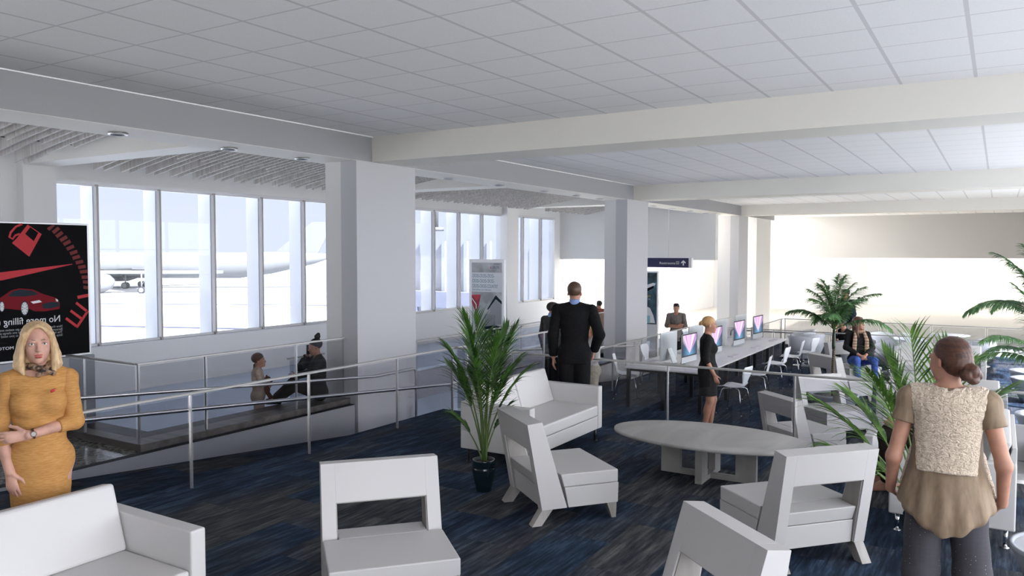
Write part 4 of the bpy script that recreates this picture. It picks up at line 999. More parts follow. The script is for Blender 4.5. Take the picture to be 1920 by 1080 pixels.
for q, sx in (('R', 1), ('L', -1)):
    a, e = p.J['sh' + q], p.J['el' + q]; c = SDF(.02); c.ell(a, A3([.066, .066, .062]) * f); c.cap(a, a + (e - a) * .42, .060 * f, .064 * f, k=.03); c.cut(a + (e - a) * .40, e - a); c.fold = vf(.003, 11, 1.0, 1.6); c.mesh('sleeve', .006, 'silk', p.t)
b = SDF(.03); p.torso(b, .028, 0, True, False); b.cap(A3([0, 0, 1.27]) * f, A3([0, -.01, 1.02]) * f, .150, .200, 0, (0, 1, 0), 1.25, k=.05)
b.cut(p.J['nk'] + p.up * .03, p.up); b.cap(p.J['nk'], p.hc, .072, .075, op='s', k=.012); b.cut(A3([0, 0, 1.045]) * f, (0, 0, -1))
for sx in (1, -1): b.cut(A3([sx * .170, 0, 1.40]) * f, (sx, 0, -.10), .01)
b.cap(A3([-.15, .10, 1.1]) * f, A3([-.185, .10, .92]) * f, .03, .036, k=.02); b.cap(A3([.15, .10, 1.1]) * f, A3([.195, .08, .89]) * f, .03, .038, k=.02)
b.fold = lambda X, Y, Z: .0022 * np.sin(75 * X + 4 * np.sin(31 * Z)) * np.sin(70 * Z + 3 * np.sin(43 * X + 2)) + .002 * np.sin(70 * Y)
b.mesh('fleece_vest', .0055, 'fleece', p.t)
p.trousers('dots', .016, .035, .97, .008, nz(.004, 12, 10, 16)); p.shoes('blackcloth', .008)
b = SDF(.004); b.cap(p.hp(.03, -.098, -.008), p.hp(-.018, -.105, -.012), .006, .004, fl=(0, 1, 0), ff=1.5); b.mesh('hair_clip', .002, 'black', p.t)

# ---- men in suits
def suit(p, jm='suit', tm='suit', hem=.80, res=None):
    p.garment('jacket', jm, .019, 1.93, hem, .985, res=res, sw=.006, hole=-.002, top=.07, skirt=(.80, .165, .185), fold=nz(.003, 12, 10, 18)); p.trousers(tm, .018, .022, .96, res); p.shoes('black', None)
    b = SDF(.01); f = p.f; b.cap(p.J['nk'] + p.up * .02, p.J['nk'] + p.up * .09, .070, .064, k=.01); b.cut(p.J['nk'] + p.up * .088, p.up); b.mesh('shirt_collar', p.res * .7, 'shirtblue', p.t)
p = Fig('man_in_black_suit', 'tall man in a black suit with his back turned, behind the white sofa', (-4.46, 8.73, 0), az(112), 1.86, True, skinm='skin_fair', res=.009, head=(0, 0, -8),
        pose=dict(elR=(.285, -.07, 1.13), wrR=(.215, .08, .93), hdR=(-.2, .3, -1), elL=(-.245, -.03, 1.11), wrL=(-.245, .02, .86)))
suit(p); p.hair('hair_brown', 'short', .007)
p = Fig('man_in_dark_jacket', 'dark-haired man in a charcoal jacket half hidden behind the tall man in the black suit', (-7.05, 12.89, LOW), az(70), 1.80, True, skinm='skin_fair', res=.012, head=(0, 0, -15))
suit(p, 'charcoal', 'blackcloth', .84); p.hair('hair_dark', 'short', .009)
p = Fig('woman_with_ginger_blonde_hair', 'ginger-blonde woman in grey top and khaki trousers, mostly hidden behind the suited man', (-5.50, 11.33, LOW), az(-120), 1.64, skinm='skin_fair', res=.010, head=(-18, 0, 10),
        pose=dict(elL=(-.22, .02, 1.12), wrL=(-.13, .17, 1.02), hdL=(.6, .6, .1), elR=(.22, .02, 1.12), wrR=(.13, .17, 1.02), hdR=(-.6, .6, .1)))
p.garment('top', 'palegrey', .012, 1.9, .86, .96); p.trousers('khaki', .014, .02); p.shoes('blackcloth'); p.hair('hair_gold', 'bob', .008)
# ---- walking man in rust jacket
p = Fig('man_in_rust_jacket', 'man in a rust red and dark sleeved jacket walking along the concourse beyond the ramp', (-10.3, 21.79, -1.), az(145), 1.77, True, skinm='skin_mid', res=.014,
        pose=dict(knR=(.09, .20, .50), anR=(.09, .30, .09), toR=(.1, .46, .05), knL=(-.09, -.05, .50), anL=(-.09, -.36, .16), toL=(-.09, -.24, .05)))
p.garment('jacket', 'rust', .024, None, .86, .98); p.trousers('darkjeans', .014, .01); p.shoes('black'); p.hair('hair_dark', 'short', .010)
for q in 'RL':
    c = SDF(.03); p.arms(c, .02, 0, 1.93, sides=q); c.mesh('sleeve', .013, 'charcoal', p.t)
# ---- young man with folded arms
p = Fig('young_man_with_folded_arms', 'young man in a dark grey long T-shirt standing with folded arms beyond the desk', (-7.69, 21.29, -1.), az(-72), 1.79, True, skinm='skin_fair', res=.010,
        pose=dict(elR=(.24, .03, 1.14), wrR=(-.06, .19, 1.15), hdR=(-1, .0, .15), paR=(0, -1, 0), elL=(-.24, .03, 1.12), wrL=(.06, .155, 1.11), hdL=(1, -.05, .1), paL=(0, -1, 0)))
p.garment('shirt', 'greycloth', .016, 1.25, .72, .97, skirt=(.68, .155, .165), sw=.012); p.trousers('blackcloth', .012, .0); p.shoes('blackcloth'); p.hair('hair_dark', 'quiff', .008); p.brows('hair_dark')
# ---- woman in black dress
p = Fig('woman_in_black_dress', 'woman in a short black dress with a blonde bun, standing by the lit computers', (-3.67, 11.56, LOW), az(22), 1.78, skinm='skin_fair', res=.0075, head=(-4, 0, 0), curl=.6,
        pose=dict(elR=(.205, -.045, 1.12), wrR=(.185, .075, .90), hdR=(-.05, .35, -1), elL=(-.205, -.045, 1.12), wrL=(-.19, .05, .90), knR=(.07, .03, .51), anR=(.07, -.05, .13), toR=(.08, .09, .03), knL=(-.07, .08, .51), anL=(-.06, .04, .12), toL=(-.06, .18, .03)))
p.garment('dress', 'blackcloth', .012, 1.22, .585, .955, hole=.04, skirt=(.55, .172, .172), sw=.004, fold=nz(.003, 16, 14, 22)); p.hair('hair_gold', 'bun', .006); p.brows('hair_gold'); p.shoes('black', .008, 1)
# ---- seated woman with checked scarf
p = Fig('seated_woman_with_checked_scarf', 'seated woman in black top, blue jeans and beige checked scarf, looking sideways', (-2.43, 17.52, LOW), az(-64), 1.90, skinm='skin_fair', res=.009, head=(4, 0, 42), curl=.7,
        pose=sitting(.50, (.42, .015), -.02, elR=(.235, .05, .72), wrR=(.06, .26, .60), hdR=(-.6, .6, -.25), paR=(-.3, 0, -1), elL=(-.235, .05, .72), wrL=(-.05, .27, .60), hdL=(.55, .6, -.25), paL=(.3, 0, -1), knR=(.15, .40, .53), anR=(.11, .42, .085), toR=(.13, .56, .03), knL=(-.15, .42, .53), anL=(-.20, .36, .085), toL=(-.24, .50, .03)))
f = p.f; p.garment('top', 'blackcloth', .014, 1.85, .49, .97, sw=.004); p.trousers('jeans', .010, .0, .93); p.shoes('blackcloth'); p.hair('hair_chestnut', 'long', .008); p.brows('hair_dark')
b = SDF(.012)
for i in range(12):
    a0 = 2 * PI * i / 12; a1 = 2 * PI * (i + 1) / 12; b.cap(A3([.078 * math.sin(a0), .07 * math.cos(a0), 1.02 - .012 * math.cos(a0)]) * f, A3([.078 * math.sin(a1), .07 * math.cos(a1), 1.02 - .012 * math.cos(a1)]) * f, .026)
for sx in (1, -1): b.cap(A3([sx * .075, .07, 1.015]) * f, A3([sx * .105, .145, .86]) * f, .030, .042, fl=(0, 1, 0), ff=2.); b.cap(A3([sx * .105, .145, .86]) * f, A3([sx * .115, .135, .65]) * f, .042, .048, fl=(0, 1, 0), ff=2.6)
b.mesh('scarf', .007, 'plaid', p.t)
# ---- standing man behind the palm
p = Fig('man_in_navy_cardigan', 'person in a navy cardigan over a white shirt standing behind the feathery palm', (-3.36, 21.9, LOW), az(-130), 1.79, True, skinm='skin_fair', res=.012)
p.garment('shirt', 'offwhite', .012, None, .84, .97); p.trousers('palegrey', .014, .02); p.shoes('blackcloth'); p.hair('hair_dark', 'short', .009)
b = SDF(.03); p.torso(b, .028, 0, True, True); b.cut(p.tp(0, 0, .97), p.up); b.cut(A3([0, 0, .80]), (0, 0, -1)); b.cap(A3([0, .30, 1.7]), A3([0, .30, .7]), .17, .20, op='s', k=.01) if False else None
b.ell(A3([0, .22, 1.15]), (.075, .16, .60), op='s', k=.01); b.mesh('cardigan', .012, 'navy', p.t)
for q in 'RL':
    c = SDF(.03); p.arms(c, .022, 0, 1.93, sides=q); c.mesh('sleeve', .012, 'navy', p.t)
# ---- seated woman with top bun leaning on her hand
p = Fig('seated_woman_with_top_bun', 'seated woman in black with a high hair bun leaning her face on her hand', (-2.98, 19.75, LOW), az(-125), 1.62, skinm='skin_mid', res=.011, head=(-16, 0, 8),
        pose=sitting(.50, (.42, .0), .22, elR=(.20, .22, .72), wrR=(.10, .24, .97), hdR=(-.3, .1, 1), paR=(-.6, -.6, 0), elL=(-.22, .2, .70), wrL=(-.05, .36, .74), hdL=(.9, .2, 0)))
p.garment('top', 'blackcloth', .014, 1.9, .46, .97); p.trousers('blackcloth', .012); p.shoes('black'); p.hair('hair_black', 'topbun', .008)
# ---- seated person in dark trousers on the chrome-legged sofa
p = Fig('seated_person_in_dark_trousers', 'seated person in dark brown trousers and tan shoes, mostly hidden behind the fleece vest', (-.40, 8.15, 0), az(178), 1.70, skinm='skin_mid', res=.010, head=(-10, 0, 25),
        pose=sitting(.535, (.46, .0), -.03, elR=(.22, .10, .80), wrR=(.12, .34, .66), elL=(-.22, .10, .80), wrL=(-.12, .34, .66), hdR=(0, 1, -.1), hdL=(0, 1, -.1), anR=(.06, .52, .11), toR=(.06, .66, .03), anL=(-.14, .44, .11), toL=(-.16, .58, .03)))
p.garment('top', 'browncloth', .014, 1.85, .50, .97); p.trousers('browncloth', .014, .012, .92); p.shoes('skin_mid', .008, 1); p.hair('hair_chestnut', 'bun', .008)
# ---- girl with braids holding a stuffed bear
p = Fig('girl_with_braids', 'little girl with brown braids hugging a brown stuffed toy behind the timber deck', (-8.98, 7.68, LOW), az(46), 1.27, skinm='skin_mid', res=.008, child=True, head=(6, 0, -5), curl=.8,
        pose=dict(elR=(.19, .06, 1.16), wrR=(.05, .23, 1.16), hdR=(-1, .1, 0), paR=(0, -1, 0), elL=(-.19, .06, 1.14), wrL=(-.05, .22, 1.10), hdL=(1, .1, 0), paL=(0, -1, 0)))
p.garment('jumper', 'beigecloth', .014, 1.9, .88, .97); p.trousers('beigecloth', .016, .012); p.shoes('blackcloth'); p.hair('hair_brown', 'braid', .007)
M['plush'] = cloth('brown_plush', (.10, .04, .02), (.19, .085, .045), 80, b=.6)
tb = thing('stuffed_bear', 'brown stuffed toy bear hugged by the little girl with braids', 'soft toy', (-8.98, 7.68, LOW), az(46))
b = SDF(.015); f = .74; b.ell(A3([0, .155, 1.03]) * f, (.055, .045, .075)); b.ell(A3([.02, .17, 1.22]) * f, (.058, .050, .052)); b.ell(A3([.03, .24, 1.20]) * f, (.026, .024, .02))
for sx in (-1, 1): b.ell(A3([.02 + sx * .06, .15, 1.285]) * f, (.018, .012, .018)); b.cap(A3([sx * .05, .16, .98]) * f, A3([sx * .07, .24, .84]) * f, .024, .028)
b.mesh('plush_body', .006, 'plush', tb)
# ---- woman on the phone sitting on the deck
p = Fig('woman_on_the_phone', 'woman in dark clothes with a high bun, on the phone on the timber deck', (-8.50, 8.38, .055), az(-122), 1.70, skinm='skin_mid', res=.009, head=(-6, 0, 0), curl=.8,
        pose=sitting(.135, (.36, .12), .05, wrR=(.115, .135, .665), elR=(.20, .23, .47), hdR=(-.15, -.22, 1), paR=(-.7, -.6, 0), wrL=(-.02, .33, .38), elL=(-.23, .12, .46), hdL=(.6, .8, 0), anR=(.02, .60, .08), anL=(-.1, .62, .08), toR=(.0, .74, .04), toL=(-.1, .76, .04)))
p.garment('coat', 'charcoal', .020, 1.92, .09, .985, sw=.006); p.trousers('browncloth', .014); p.shoes('blackcloth'); p.hair('hair_black', 'topbun', .007)
ph = thing('mobile_phone', 'black mobile phone held to the ear of the woman on the deck', 'phone', tuple(A3([-8.50, 8.38, .055])), az(-122))
wp = p.J['wrR'] + A3([-.04, -.01, .085]); MB().box(wp[0] - .005, wp[0] + .005, wp[1] - .035, wp[1] + .035, wp[2] - .07, wp[2] + .07).build('case', 'black', ph)
# ------------------------------------------------------------------ plants
M['leaf_spiky'] = noisy(mat('palm_leaf', (.05, .14, .02), .45), (.016, .052, .010), (.085, .20, .030), 9, 3)
M['leaf_bright'] = noisy(mat('palm_leaf_sunlit', (.07, .2, .03), .4), (.035, .10, .012), (.17, .34, .05), 9, 3)
M['leaf_feather'] = noisy(mat('feather_leaf', (.06, .18, .05), .5), (.055, .16, .045), (.19, .36, .14), 12, 3)
M['stalk'] = mat('green_stalk', (.10, .16, .04), .5); M['soil'] = noisy(mat('soil', (.05, .03, .02), .9), (.02, .012, .008), (.08, .05, .03), 60, 3, bstr=.6)
M['potglaze'] = mat('dark_teal_glaze', (.006, .016, .022), .12, coat=.5)
M['ringtrunk'] = mat('ringed_trunk', (.1, .08, .05), .8)
def trunkmat():
    m = M['ringtrunk']; mp = coords(m, (1, 1, 1)); w = N(m, 'ShaderNodeTexWave'); w.bands_direction = 'Z'; w.inputs['Scale'].default_value = 9.; w.inputs['Distortion'].default_value = 1.2; w.inputs['Detail'].default_value = 3
    L(m, mp, 'Vector', w, 'Vector'); r = ramp(m, [(.2, (.045, .033, .02)), (.6, (.12, .09, .055)), (.95, (.20, .16, .105))]); L(m, w, 'Fac', r, 'Fac'); L(m, r, 'Color', P(m), 'Base Color'); bump(m, w, 'Fac', .5, .01)
trunkmat(); M['crownshaft'] = mat('dark_crownshaft', (.012, .03, .012), .4)
def blade(mb, p, d, up, ln, w, droop, mi=0, seg=4):
    """one leaflet: a folded tapering strip starting at p along d, sinking under its weight"""
    d = d.normalized(); side = d.cross(up).normalized(); v = []; q = Vector(p)
    for i in range(seg + 1):
        t = i / seg; ww = w * (math.sin(PI * min(1, t * .82 + .18)) ** .8) * (1 - t ** 3) + .0006; fold = Vector((0, 0, .35 * ww))
        v += [q - side * ww + fold, q, q + side * ww + fold]; d = (d + Vector((0, 0, -droop / seg * (1 + t)))).normalized(); q = q + d * ln / seg
    f = []
    for i in range(seg): o = 3 * i; f += [(o, o + 1, o + 4, o + 3), (o + 1, o + 2, o + 5, o + 4)]
    mb.add(v, f, mi, True)
def frond(t, base, azi, lean, length, n, lw, ll, droop=.35, arch=.9, start=.35, leaf='leaf_spiky', rng=random, fan=.5, hang=0.):
    mb = MB(); a = Vector((math.sin(azi), math.cos(azi), 0)); pts = []; q = Vector(base); ang = lean; st = length / 14
    for i in range(15):
        pts.append(q.copy()); d = a * math.sin(ang) + Vector((0, 0, 1)) * math.cos(ang); q = q + d * st; ang += arch / 14 * (i / 14 * 1.6 + .2)
    mb.tube(pts, [.0075 * (1 - .75 * i / 14) * (1 + length * .3) for i in range(15)], 6, 1)
    for k in range(n):
        u = start + (1 - start) * (k + .5) / n; i = min(13, int(u * 14)); p = pts[i].lerp(pts[i + 1], u * 14 - i); d = (pts[i + 1] - pts[i]).normalized(); side = d.cross(Vector((0, 0, 1)))
        side = side.normalized() if side.length > .05 else Vector((math.cos(azi), -math.sin(azi), 0)); uu = (u - start) / (1 - start); sz = (math.sin(PI * (uu * .8 + .16)) ** .6)
        for s in (-1, 1):
            dr = (d * (fan + .5 * uu) + side * s * (1 - .5 * uu) + Vector((0, 0, rng.uniform(-.05, .28) - hang))).normalized()
            blade(mb, p, dr, Vector((0, 0, 1)), ll * sz * rng.uniform(.85, 1.1), lw * rng.uniform(.85, 1.1), droop * rng.uniform(.6, 1.3), 0)
    mb.build('frond', [leaf, 'stalk'], t)
def pot(t, s=1.):
    pt = MB().lathe([(0, 0), (.066, 0), (.070, .008), (.092, .10), (.108, .18), (.112, .225), (.106, .235), (.112, .242), (.106, .252), (.111, .260), (.100, .288), (.104, .300), (.094, .300), (.088, .270)], seg=40, sx=s, sy=s).build('pot', 'potglaze', t)
    MB().lathe([(0, .282), (.090, .276)], seg=24).build('soil', 'soil', pt)
    MB().tube([(0, 0, .27), (.004, 0, .33), (0, .003, .38)], [.024, .016, .008], 8).build('stem_base', 'ringtrunk', t)
def kentia(label, loc, seed, spec, leaf, group='potted palms in dark glazed pots', s=1.):
    r = random.Random(seed); t = thing('potted_palm', label, 'potted palm', loc, 0, group); pot(t, s)
    for azi, lean, ln, n, ll, arch in spec: frond(t, (.02 * math.sin(azi), .02 * math.cos(azi), .29), math.radians(azi * 57.3 if False else azi), math.radians(lean), ln, n, .0105, ll, .55, arch, .50, leaf, r, .85)
    return t
kentia('tall potted palm in a dark teal glazed jar beside the centre sofa', (-4.06, 6.10, 0), 3,
       [(-60, 3, 1.36, 20, .38, .30), (20, 5, 1.26, 20, .38, .4), (118, 6, 1.24, 19, .36, .6), (-120, 8, 1.16, 18, .34, .6), (80, 9, 1.08, 18, .34, .7), (-95, 12, .98, 17, .32, .7),
        (60, 14, .98, 17, .32, .7), (165, 9, 1.05, 18, .34, .6), (-30, 8, 1.22, 18, .34, .5), (-148, 3, 1.40, 18, .34, .3), (-110, 22, .55, 12, .24, .8), (75, 16, .60, 12, .22, .5), (40, 7, 1.30, 18, .32, .4), (-75, 7, .86, 16, .30, .6), (140, 12, .86, 16, .30, .7)], 'leaf_spiky')
kentia('spiky potted palm with bright green leaves beside the woman in the fleece vest', (-.47, 6.62, 0), 9,
       [(-92, 36, 1.12, 18, .40, .5), (-75, 26, 1.05, 18, .40, .6), (-25, 5, 1.36, 18, .42, .35), (-105, 46, .85, 16, .36, .6), (-130, 14, 1.15, 18, .40, .5), (-60, 9, 1.22, 18, .42, .4), (30, 8, 1.30, 16, .40, .4), (85, 18, 1.15, 14, .40, .7), (-115, 42, .72, 14, .34, .7), (-65, 44, .66, 13, .32, .8), (110, 8, 1.25, 13, .38, .5),
        (-95, 34, .62, 9, .30, .9), (160, 12, 1.1, 13, .34, .6), (-140, 14, 1.2, 13, .36, .6)], 'leaf_bright')
def tree_palm(label, loc, h, seed, n, fl, ll=.17, crown=None):
    r = random.Random(seed); t = thing('feather_palm', label, 'palm tree', loc, 0, 'feathery palm trees in the lower lounge')
    MB().tube([(0, 0, .2 + .0 * k) if k == 0 else (.004 * math.sin(k), 0, .2 + (h - .35 - .2) * k / 8) for k in range(9)], [.032 - .001 * k for k in range(9)], 12).build('trunk', 'ringtrunk', t)
    MB().tube([(0, 0, h - .36), (0, 0, h - .30), (0, 0, h - .12), (0, 0, h)], [.024, .030, .028, .015], 12).build('crownshaft', 'crownshaft', t)
    for k in range(n):
        a = 360 * k / n + r.uniform(-12, 12); le = r.choice((6, 16, 28, 44, 58)) if k > 2 else 4 + 8 * k
        frond(t, (0, 0, h - .02), math.radians(a), math.radians(le), fl * r.uniform(.85, 1.1), 40, .0155, ll, .7, .8 + le / 60, .16, 'leaf_feather', r, .35, .12)
    return t
tree_palm('feathery palm with ringed trunk rising from the round gravel bowl', (-2.41, 14.55, LOW), 1.42, 5, 20, 1.0, .24)
tree_palm('tall feathery palm on a thin dark trunk beside the sunlit carpet', (.52, 12.9, LOW), 1.86, 11, 18, 1.05, .24)
tree_palm('shorter feathery palm leaning over the farthest conical tables', (.56, 11.9, LOW), 1.30, 21, 13, 1.1, .24)

# ------------------------------------------------------------------ lettering
def lettering(txt, size, mt, T, parent, mirror=False, ext=.0005, align='LEFT', shear=0., name='lettering', width=None):
    c = bpy.data.curves.new('txt', 'FONT'); c.body = txt; c.size = size; c.extrude = ext; c.align_x = align; c.shear = shear; c.resolution_u = 3
    o = bpy.data.objects.new('txt', c); COL.objects.link(o); bpy.context.view_layer.update()
    me = bpy.data.meshes.new_from_object(o.evaluated_get(bpy.context.evaluated_depsgraph_get())); bpy.data.objects.remove(o)
    if width: xs = [v.co.x for v in me.vertices]; k = width / (max(xs) - min(xs)); me.transform(Matrix.Diagonal((k, 1, 1, 1)))
    if mirror: me.transform(Matrix.Diagonal((-1, 1, 1, 1))); me.flip_normals()
    me.transform(T); me.materials.clear(); me.materials.append(M[mt] if isinstance(mt, str) else mt)
    q = bpy.data.objects.new(name, me); COL.objects.link(q); q.parent = parent; return q
def frameX(y, z, x): return Matrix(((0, 0, 1, x), (1, 0, 0, y), (0, 1, 0, z), (0, 0, 0, 1)))      # surface facing +x, u along +y
def frameY(x, z, y): return Matrix(((1, 0, 0, x), (0, 0, -1, y), (0, 1, 0, z), (0, 0, 0, 1)))     # surface facing -y, u along +x
def poly(parent, pts, x, mt, name, d=.001): # flat shape on a +x facing panel, pts = (y, z)
    c = MB(); c.prism(list(pts), 'x', x, x + d); return c.build(name, mt, parent)
for n, c, e in (('ad_black', (.004, .004, .005), 0), ('ad_red', (.50, .05, .06), 0), ('ad_dimred', (.16, .035, .035), 0), ('ad_white', (.75, .75, .78), 0), ('ad_carred', (.17, .012, .018), 0), ('ad_glass', (.02, .03, .04), 0), ('ad_grey', (.35, .36, .38), 0)):
    M[n] = mat(n, c, .6, spec=.06)
PX = -9.8
t = thing('car_advert_board', 'tall black advert board with a red electric car and mirrored lettering', 'advert board', (0, 0, 0))
MB().box(PX - .12, PX, 3.2, 5.73, .93, 2.58).build('frame', 'alu', t, bevel=.006)
MB().box(PX, PX + .003, 3.23, 5.705, .955, 2.56).build('panel', 'ad_black', t)
MB().box(PX - .30, PX + .04, 3.2, 5.32, -.03, .929).box(PX - .30, PX + .04, 5.32, 5.75, .052, .929).build('plinth', mat('plinth_grey', (.26, .27, .30), .4), t, bevel=.01)
X1 = PX + .0035
poly(t, [(4.99, 2.55), (5.15, 2.44), (5.0, 2.17), (4.81, 2.33), (4.84, 2.36), (4.86, 2.38)][::-1], X1, 'ad_red', 'fuel_pump'); poly([o for o in t.children if o.name.startswith('fuel_pump')][0], [(5.02, 2.52), (5.11, 2.455), (5.055, 2.355), (4.96, 2.44)][::-1], X1 + .001, 'ad_black', 'pump_window')
h = MB().tube([(0, 4.93, 2.555), (0, 4.86, 2.52), (0, 4.80, 2.45), (0, 4.785, 2.40), (0, 4.82, 2.375), (0, 4.85, 2.42), (0, 4.90, 2.44)], .014, 6); h.v = [(X1 + .0005 + x * .03, y, z) for x, y, z in h.v]; h.build('pump_hose', 'ad_red', t)
poly(t, [(4.3, 1.93), (4.3, 1.86), (4.70, 1.90), (5.51, 2.072), (5.51, 2.08), (4.67, 1.99)][::-1], X1, 'ad_red', 'gauge_needle')
tk = MB(); TK = [(5.14, 2.565), (5.2, 2.54), (5.26, 2.53), (5.32, 2.49), (5.36, 2.44), (5.41, 2.39), (5.45, 2.34), (5.49, 2.28), (5.53, 2.22), (5.56, 2.16), (5.6, 2.1), (5.63, 2.04), (5.65, 1.98), (5.67, 1.91), (5.685, 1.85), (5.69, 1.78)]
for i, (y, z) in enumerate(TK[2:]):
    a = Vector((y - 4.62, z - 1.90)).normalized(); b_ = Vector((-a.y, a.x)); c = Vector((y, z)); hw, hl = .021, .048; q = [c + a * hl * sx * -1 + b_ * hw * sy for sx, sy in ((1, 1), (1, -1), (-1, -1), (-1, 1))]
    tk.prism([(min(5.704, p.x), min(2.558, p.y)) for p in q], 'x', X1, X1 + .001)
tk.build('gauge_marks', 'ad_dimred', t)
poly(t, [(5.56, 1.68), (5.57, 1.64), (5.704, 1.66), (5.704, 1.70)], X1, 'ad_red', 'gauge_end_mark')
e = MB()
def stroke(a, b, w):
    a = Vector(a); b = Vector(b); d = (b - a).normalized(); s = Vector((-d.y, d.x)) * w; e.prism([tuple(a - s), tuple(b - s), tuple(b + s), tuple(a + s)], 'x', X1, X1 + .001)
for a, b in (((5.545, 1.285), (5.695, 1.485)), ((5.545, 1.30), (5.415, 1.41)), ((5.615, 1.385), (5.475, 1.50)), ((5.685, 1.475), (5.545, 1.595))): stroke(a, b, .016)
e.build('letter_e', 'ad_red', t)
poly(t, [(4.30, 1.60), (4.36, 1.68), (4.67, 1.70), (4.79, 1.78), (4.88, 1.80), (5.03, 1.78), (5.15, 1.72), (5.29, 1.67), (5.34, 1.61), (5.34, 1.53), (5.16, 1.51), (5.04, 1.52), (4.99, 1.55), (4.89, 1.54), (4.76, 1.565), (4.60, 1.58)][::-1], X1, 'ad_carred', 'car_body', .004); cb_ = [o for o in t.children if o.name.startswith('car_body')][0]
poly(cb_, [(4.75, 1.71), (4.80, 1.765), (4.88, 1.785), (5.02, 1.768), (5.10, 1.72), (4.95, 1.70)][::-1], X1 + .004, 'ad_glass', 'car_windows'); poly(cb_, [(5.13, 1.60), (5.24, 1.62), (5.33, 1.61), (5.335, 1.565), (5.23, 1.54), (5.14, 1.55)][::-1], X1 + .004, 'ad_glass', 'car_grille')
poly(cb_, [(5.00, 1.635), (5.10, 1.65), (5.13, 1.625), (5.03, 1.61)][::-1], X1 + .004, 'ad_white', 'headlight'); poly(cb_, [(5.29, 1.66), (5.32, 1.645), (5.325, 1.62), (5.30, 1.625)][::-1], X1 + .004, 'ad_white', 'headlight')
for y, z, ry, rz in ((4.93, 1.56, .045, .088), (4.68, 1.595, .028, .065)):
    for nm_, k, mt, dx in (('wheel', 1., 'ad_glass', .004), ('wheel_rim', .86, 'ad_grey', .005)): poly(cb_, [(y + ry * k * math.cos(a), z + rz * k * math.sin(a)) for a in np.linspace(0, 2 * PI, 25)[:-1]], X1 + dx, mt, nm_)
    sp_ = MB()
    for j in range(10):
        a = j * PI / 5; c, s_ = math.cos(a), math.sin(a); sp_.prism([(y + ry * .15 * c - .003 * s_, z + rz * .15 * s_ + .003 * c), (y + ry * .15 * c + .003 * s_, z + rz * .15 * s_ - .003 * c), (y + ry * .80 * c + .004 * s_, z + rz * .80 * s_ - .004 * c), (y + ry * .80 * c - .004 * s_, z + rz * .80 * s_ + .004 * c)][::-1], 'x', X1 + .006, X1 + .007)
    sp_.build('wheel_spokes', 'ad_white', cb_)
lettering('No more filling up.', .115, 'ad_white', frameX(5.35, 1.375, X1), t, True, width=.80)
for i, s_ in enumerate(('Now there is no need to visit the gas station every week.', 'Because the car runs on the energy you charge at home.', 'The battery will take you as far as you need to go', 'Stop and charge when you like')):
    lettering(s_, .040, 'ad_grey', frameX(5.37, 1.305 - i * .036, X1), t, True, width=(.84, .82, .80, .5)[i])
lettering('TESLA MOTORS', .050, 'ad_white', frameX(4.98, 1.09, X1), t, True, width=.42)

# airline poster
M['poster_sky'] = noisy(mat('poster_sky', (.5, .5, .5), .4), (.30, .31, .32), (.62, .63, .64), 2.4, 5)
M['poster_pale'] = mat('poster_pale', (.72, .74, .76), .4); M['teal_text'] = mat('teal_text', (.08, .20, .27), .5); M['poster_red'] = mat('poster_red', (.60, .03, .05), .4); M['poster_darkred'] = mat('poster_dark_red', (.33, .015, .03), .4); M['poster_navy'] = mat('poster_navy', (.03, .07, .2), .4)
t = thing('airline_poster_stand', 'white framed airline poster stand by the windows with blue text and red emblem', 'poster stand', (0, 0, 0)); YP = 16.
MB().box(-11.08, -10.07, YP, YP + .10, LOW, 2.06).build('frame', 'bright', t, bevel=.01); MB().box(-11.00, -10.13, YP - .004, YP, -.25, 1.98).build('sheet', 'poster_sky', t)
YF = YP - .0045; MB().box(-11.00, -10.13, YP - .005, YP - .004, 1.27, 1.74).build('text_field', 'poster_pale', t)
for i, s_ in enumerate(('CROSS-CROSS-CROSS-', 'CROSS-CROSS-CROSS-', 'CROSS-CROSS-COUNTRY')): lettering(s_, .12, 'teal_text', frameY(-10.985, 1.62 - i * .125, YF - .001), t, width=(.64, .64, .74)[i])
lettering('NOW SERVING LAX & TIMES DAILY', .05, 'teal_text', frameY(-10.985, 1.30, YF - .001), t, width=.56)
lettering('DELTA', .085, 'poster_navy', frameY(-10.40, 1.84, YF), t, width=.18); lettering('SKYTEAM', .035, 'poster_navy', frameY(-10.36, 1.93, YF), t)
def polyY(pts, mt, name, y=None, d=.001):
    y = YF if y is None else y
    return MB().prism(list(pts), 'y', y - d, y).build(name, mt, t)
polyY([(-10.46, 1.84), (-10.425, 1.84), (-10.4425, 1.90)], 'poster_red', 'airline_emblem')
polyY([(-11.0, 1.19), (-10.73, 1.20), (-10.80, .92), (-10.87, .75), (-11.0, 1.0)], 'poster_darkred', 'large_emblem'); polyY([(-11.0, 1.19), (-10.73, 1.20), (-10.84, 1.05)], 'poster_red', 'large_emblem', YF - .001); polyY([(-11.0, 1.10), (-10.985, 1.11), (-10.86, .96), (-10.855, .76), (-10.875, .76), (-10.88, .95)], 'bright', 'emblem_line', YF - .0015)
polyY([(-10.55, .85), (-10.30, 1.20), (-10.13, 1.05), (-10.13, .98), (-10.30, 1.10), (-10.52, .84)], 'ad_glass', 'control_tower_roof'); polyY([(-10.46, .92), (-10.31, 1.09), (-10.14, .98), (-10.14, .50), (-10.46, .50)], 'ad_grey', 'control_tower', YF - .0005)
polyY([(-10.62, .72), (-10.30, .78), (-10.30, .42), (-10.60, .40)], 'ad_grey', 'tower_balcony', YF - .001); polyY([(-10.66, .42), (-10.35, .47), (-10.14, .44), (-10.14, .36), (-10.60, .34)], 'ad_glass', 'tower_base', YF - .0012)
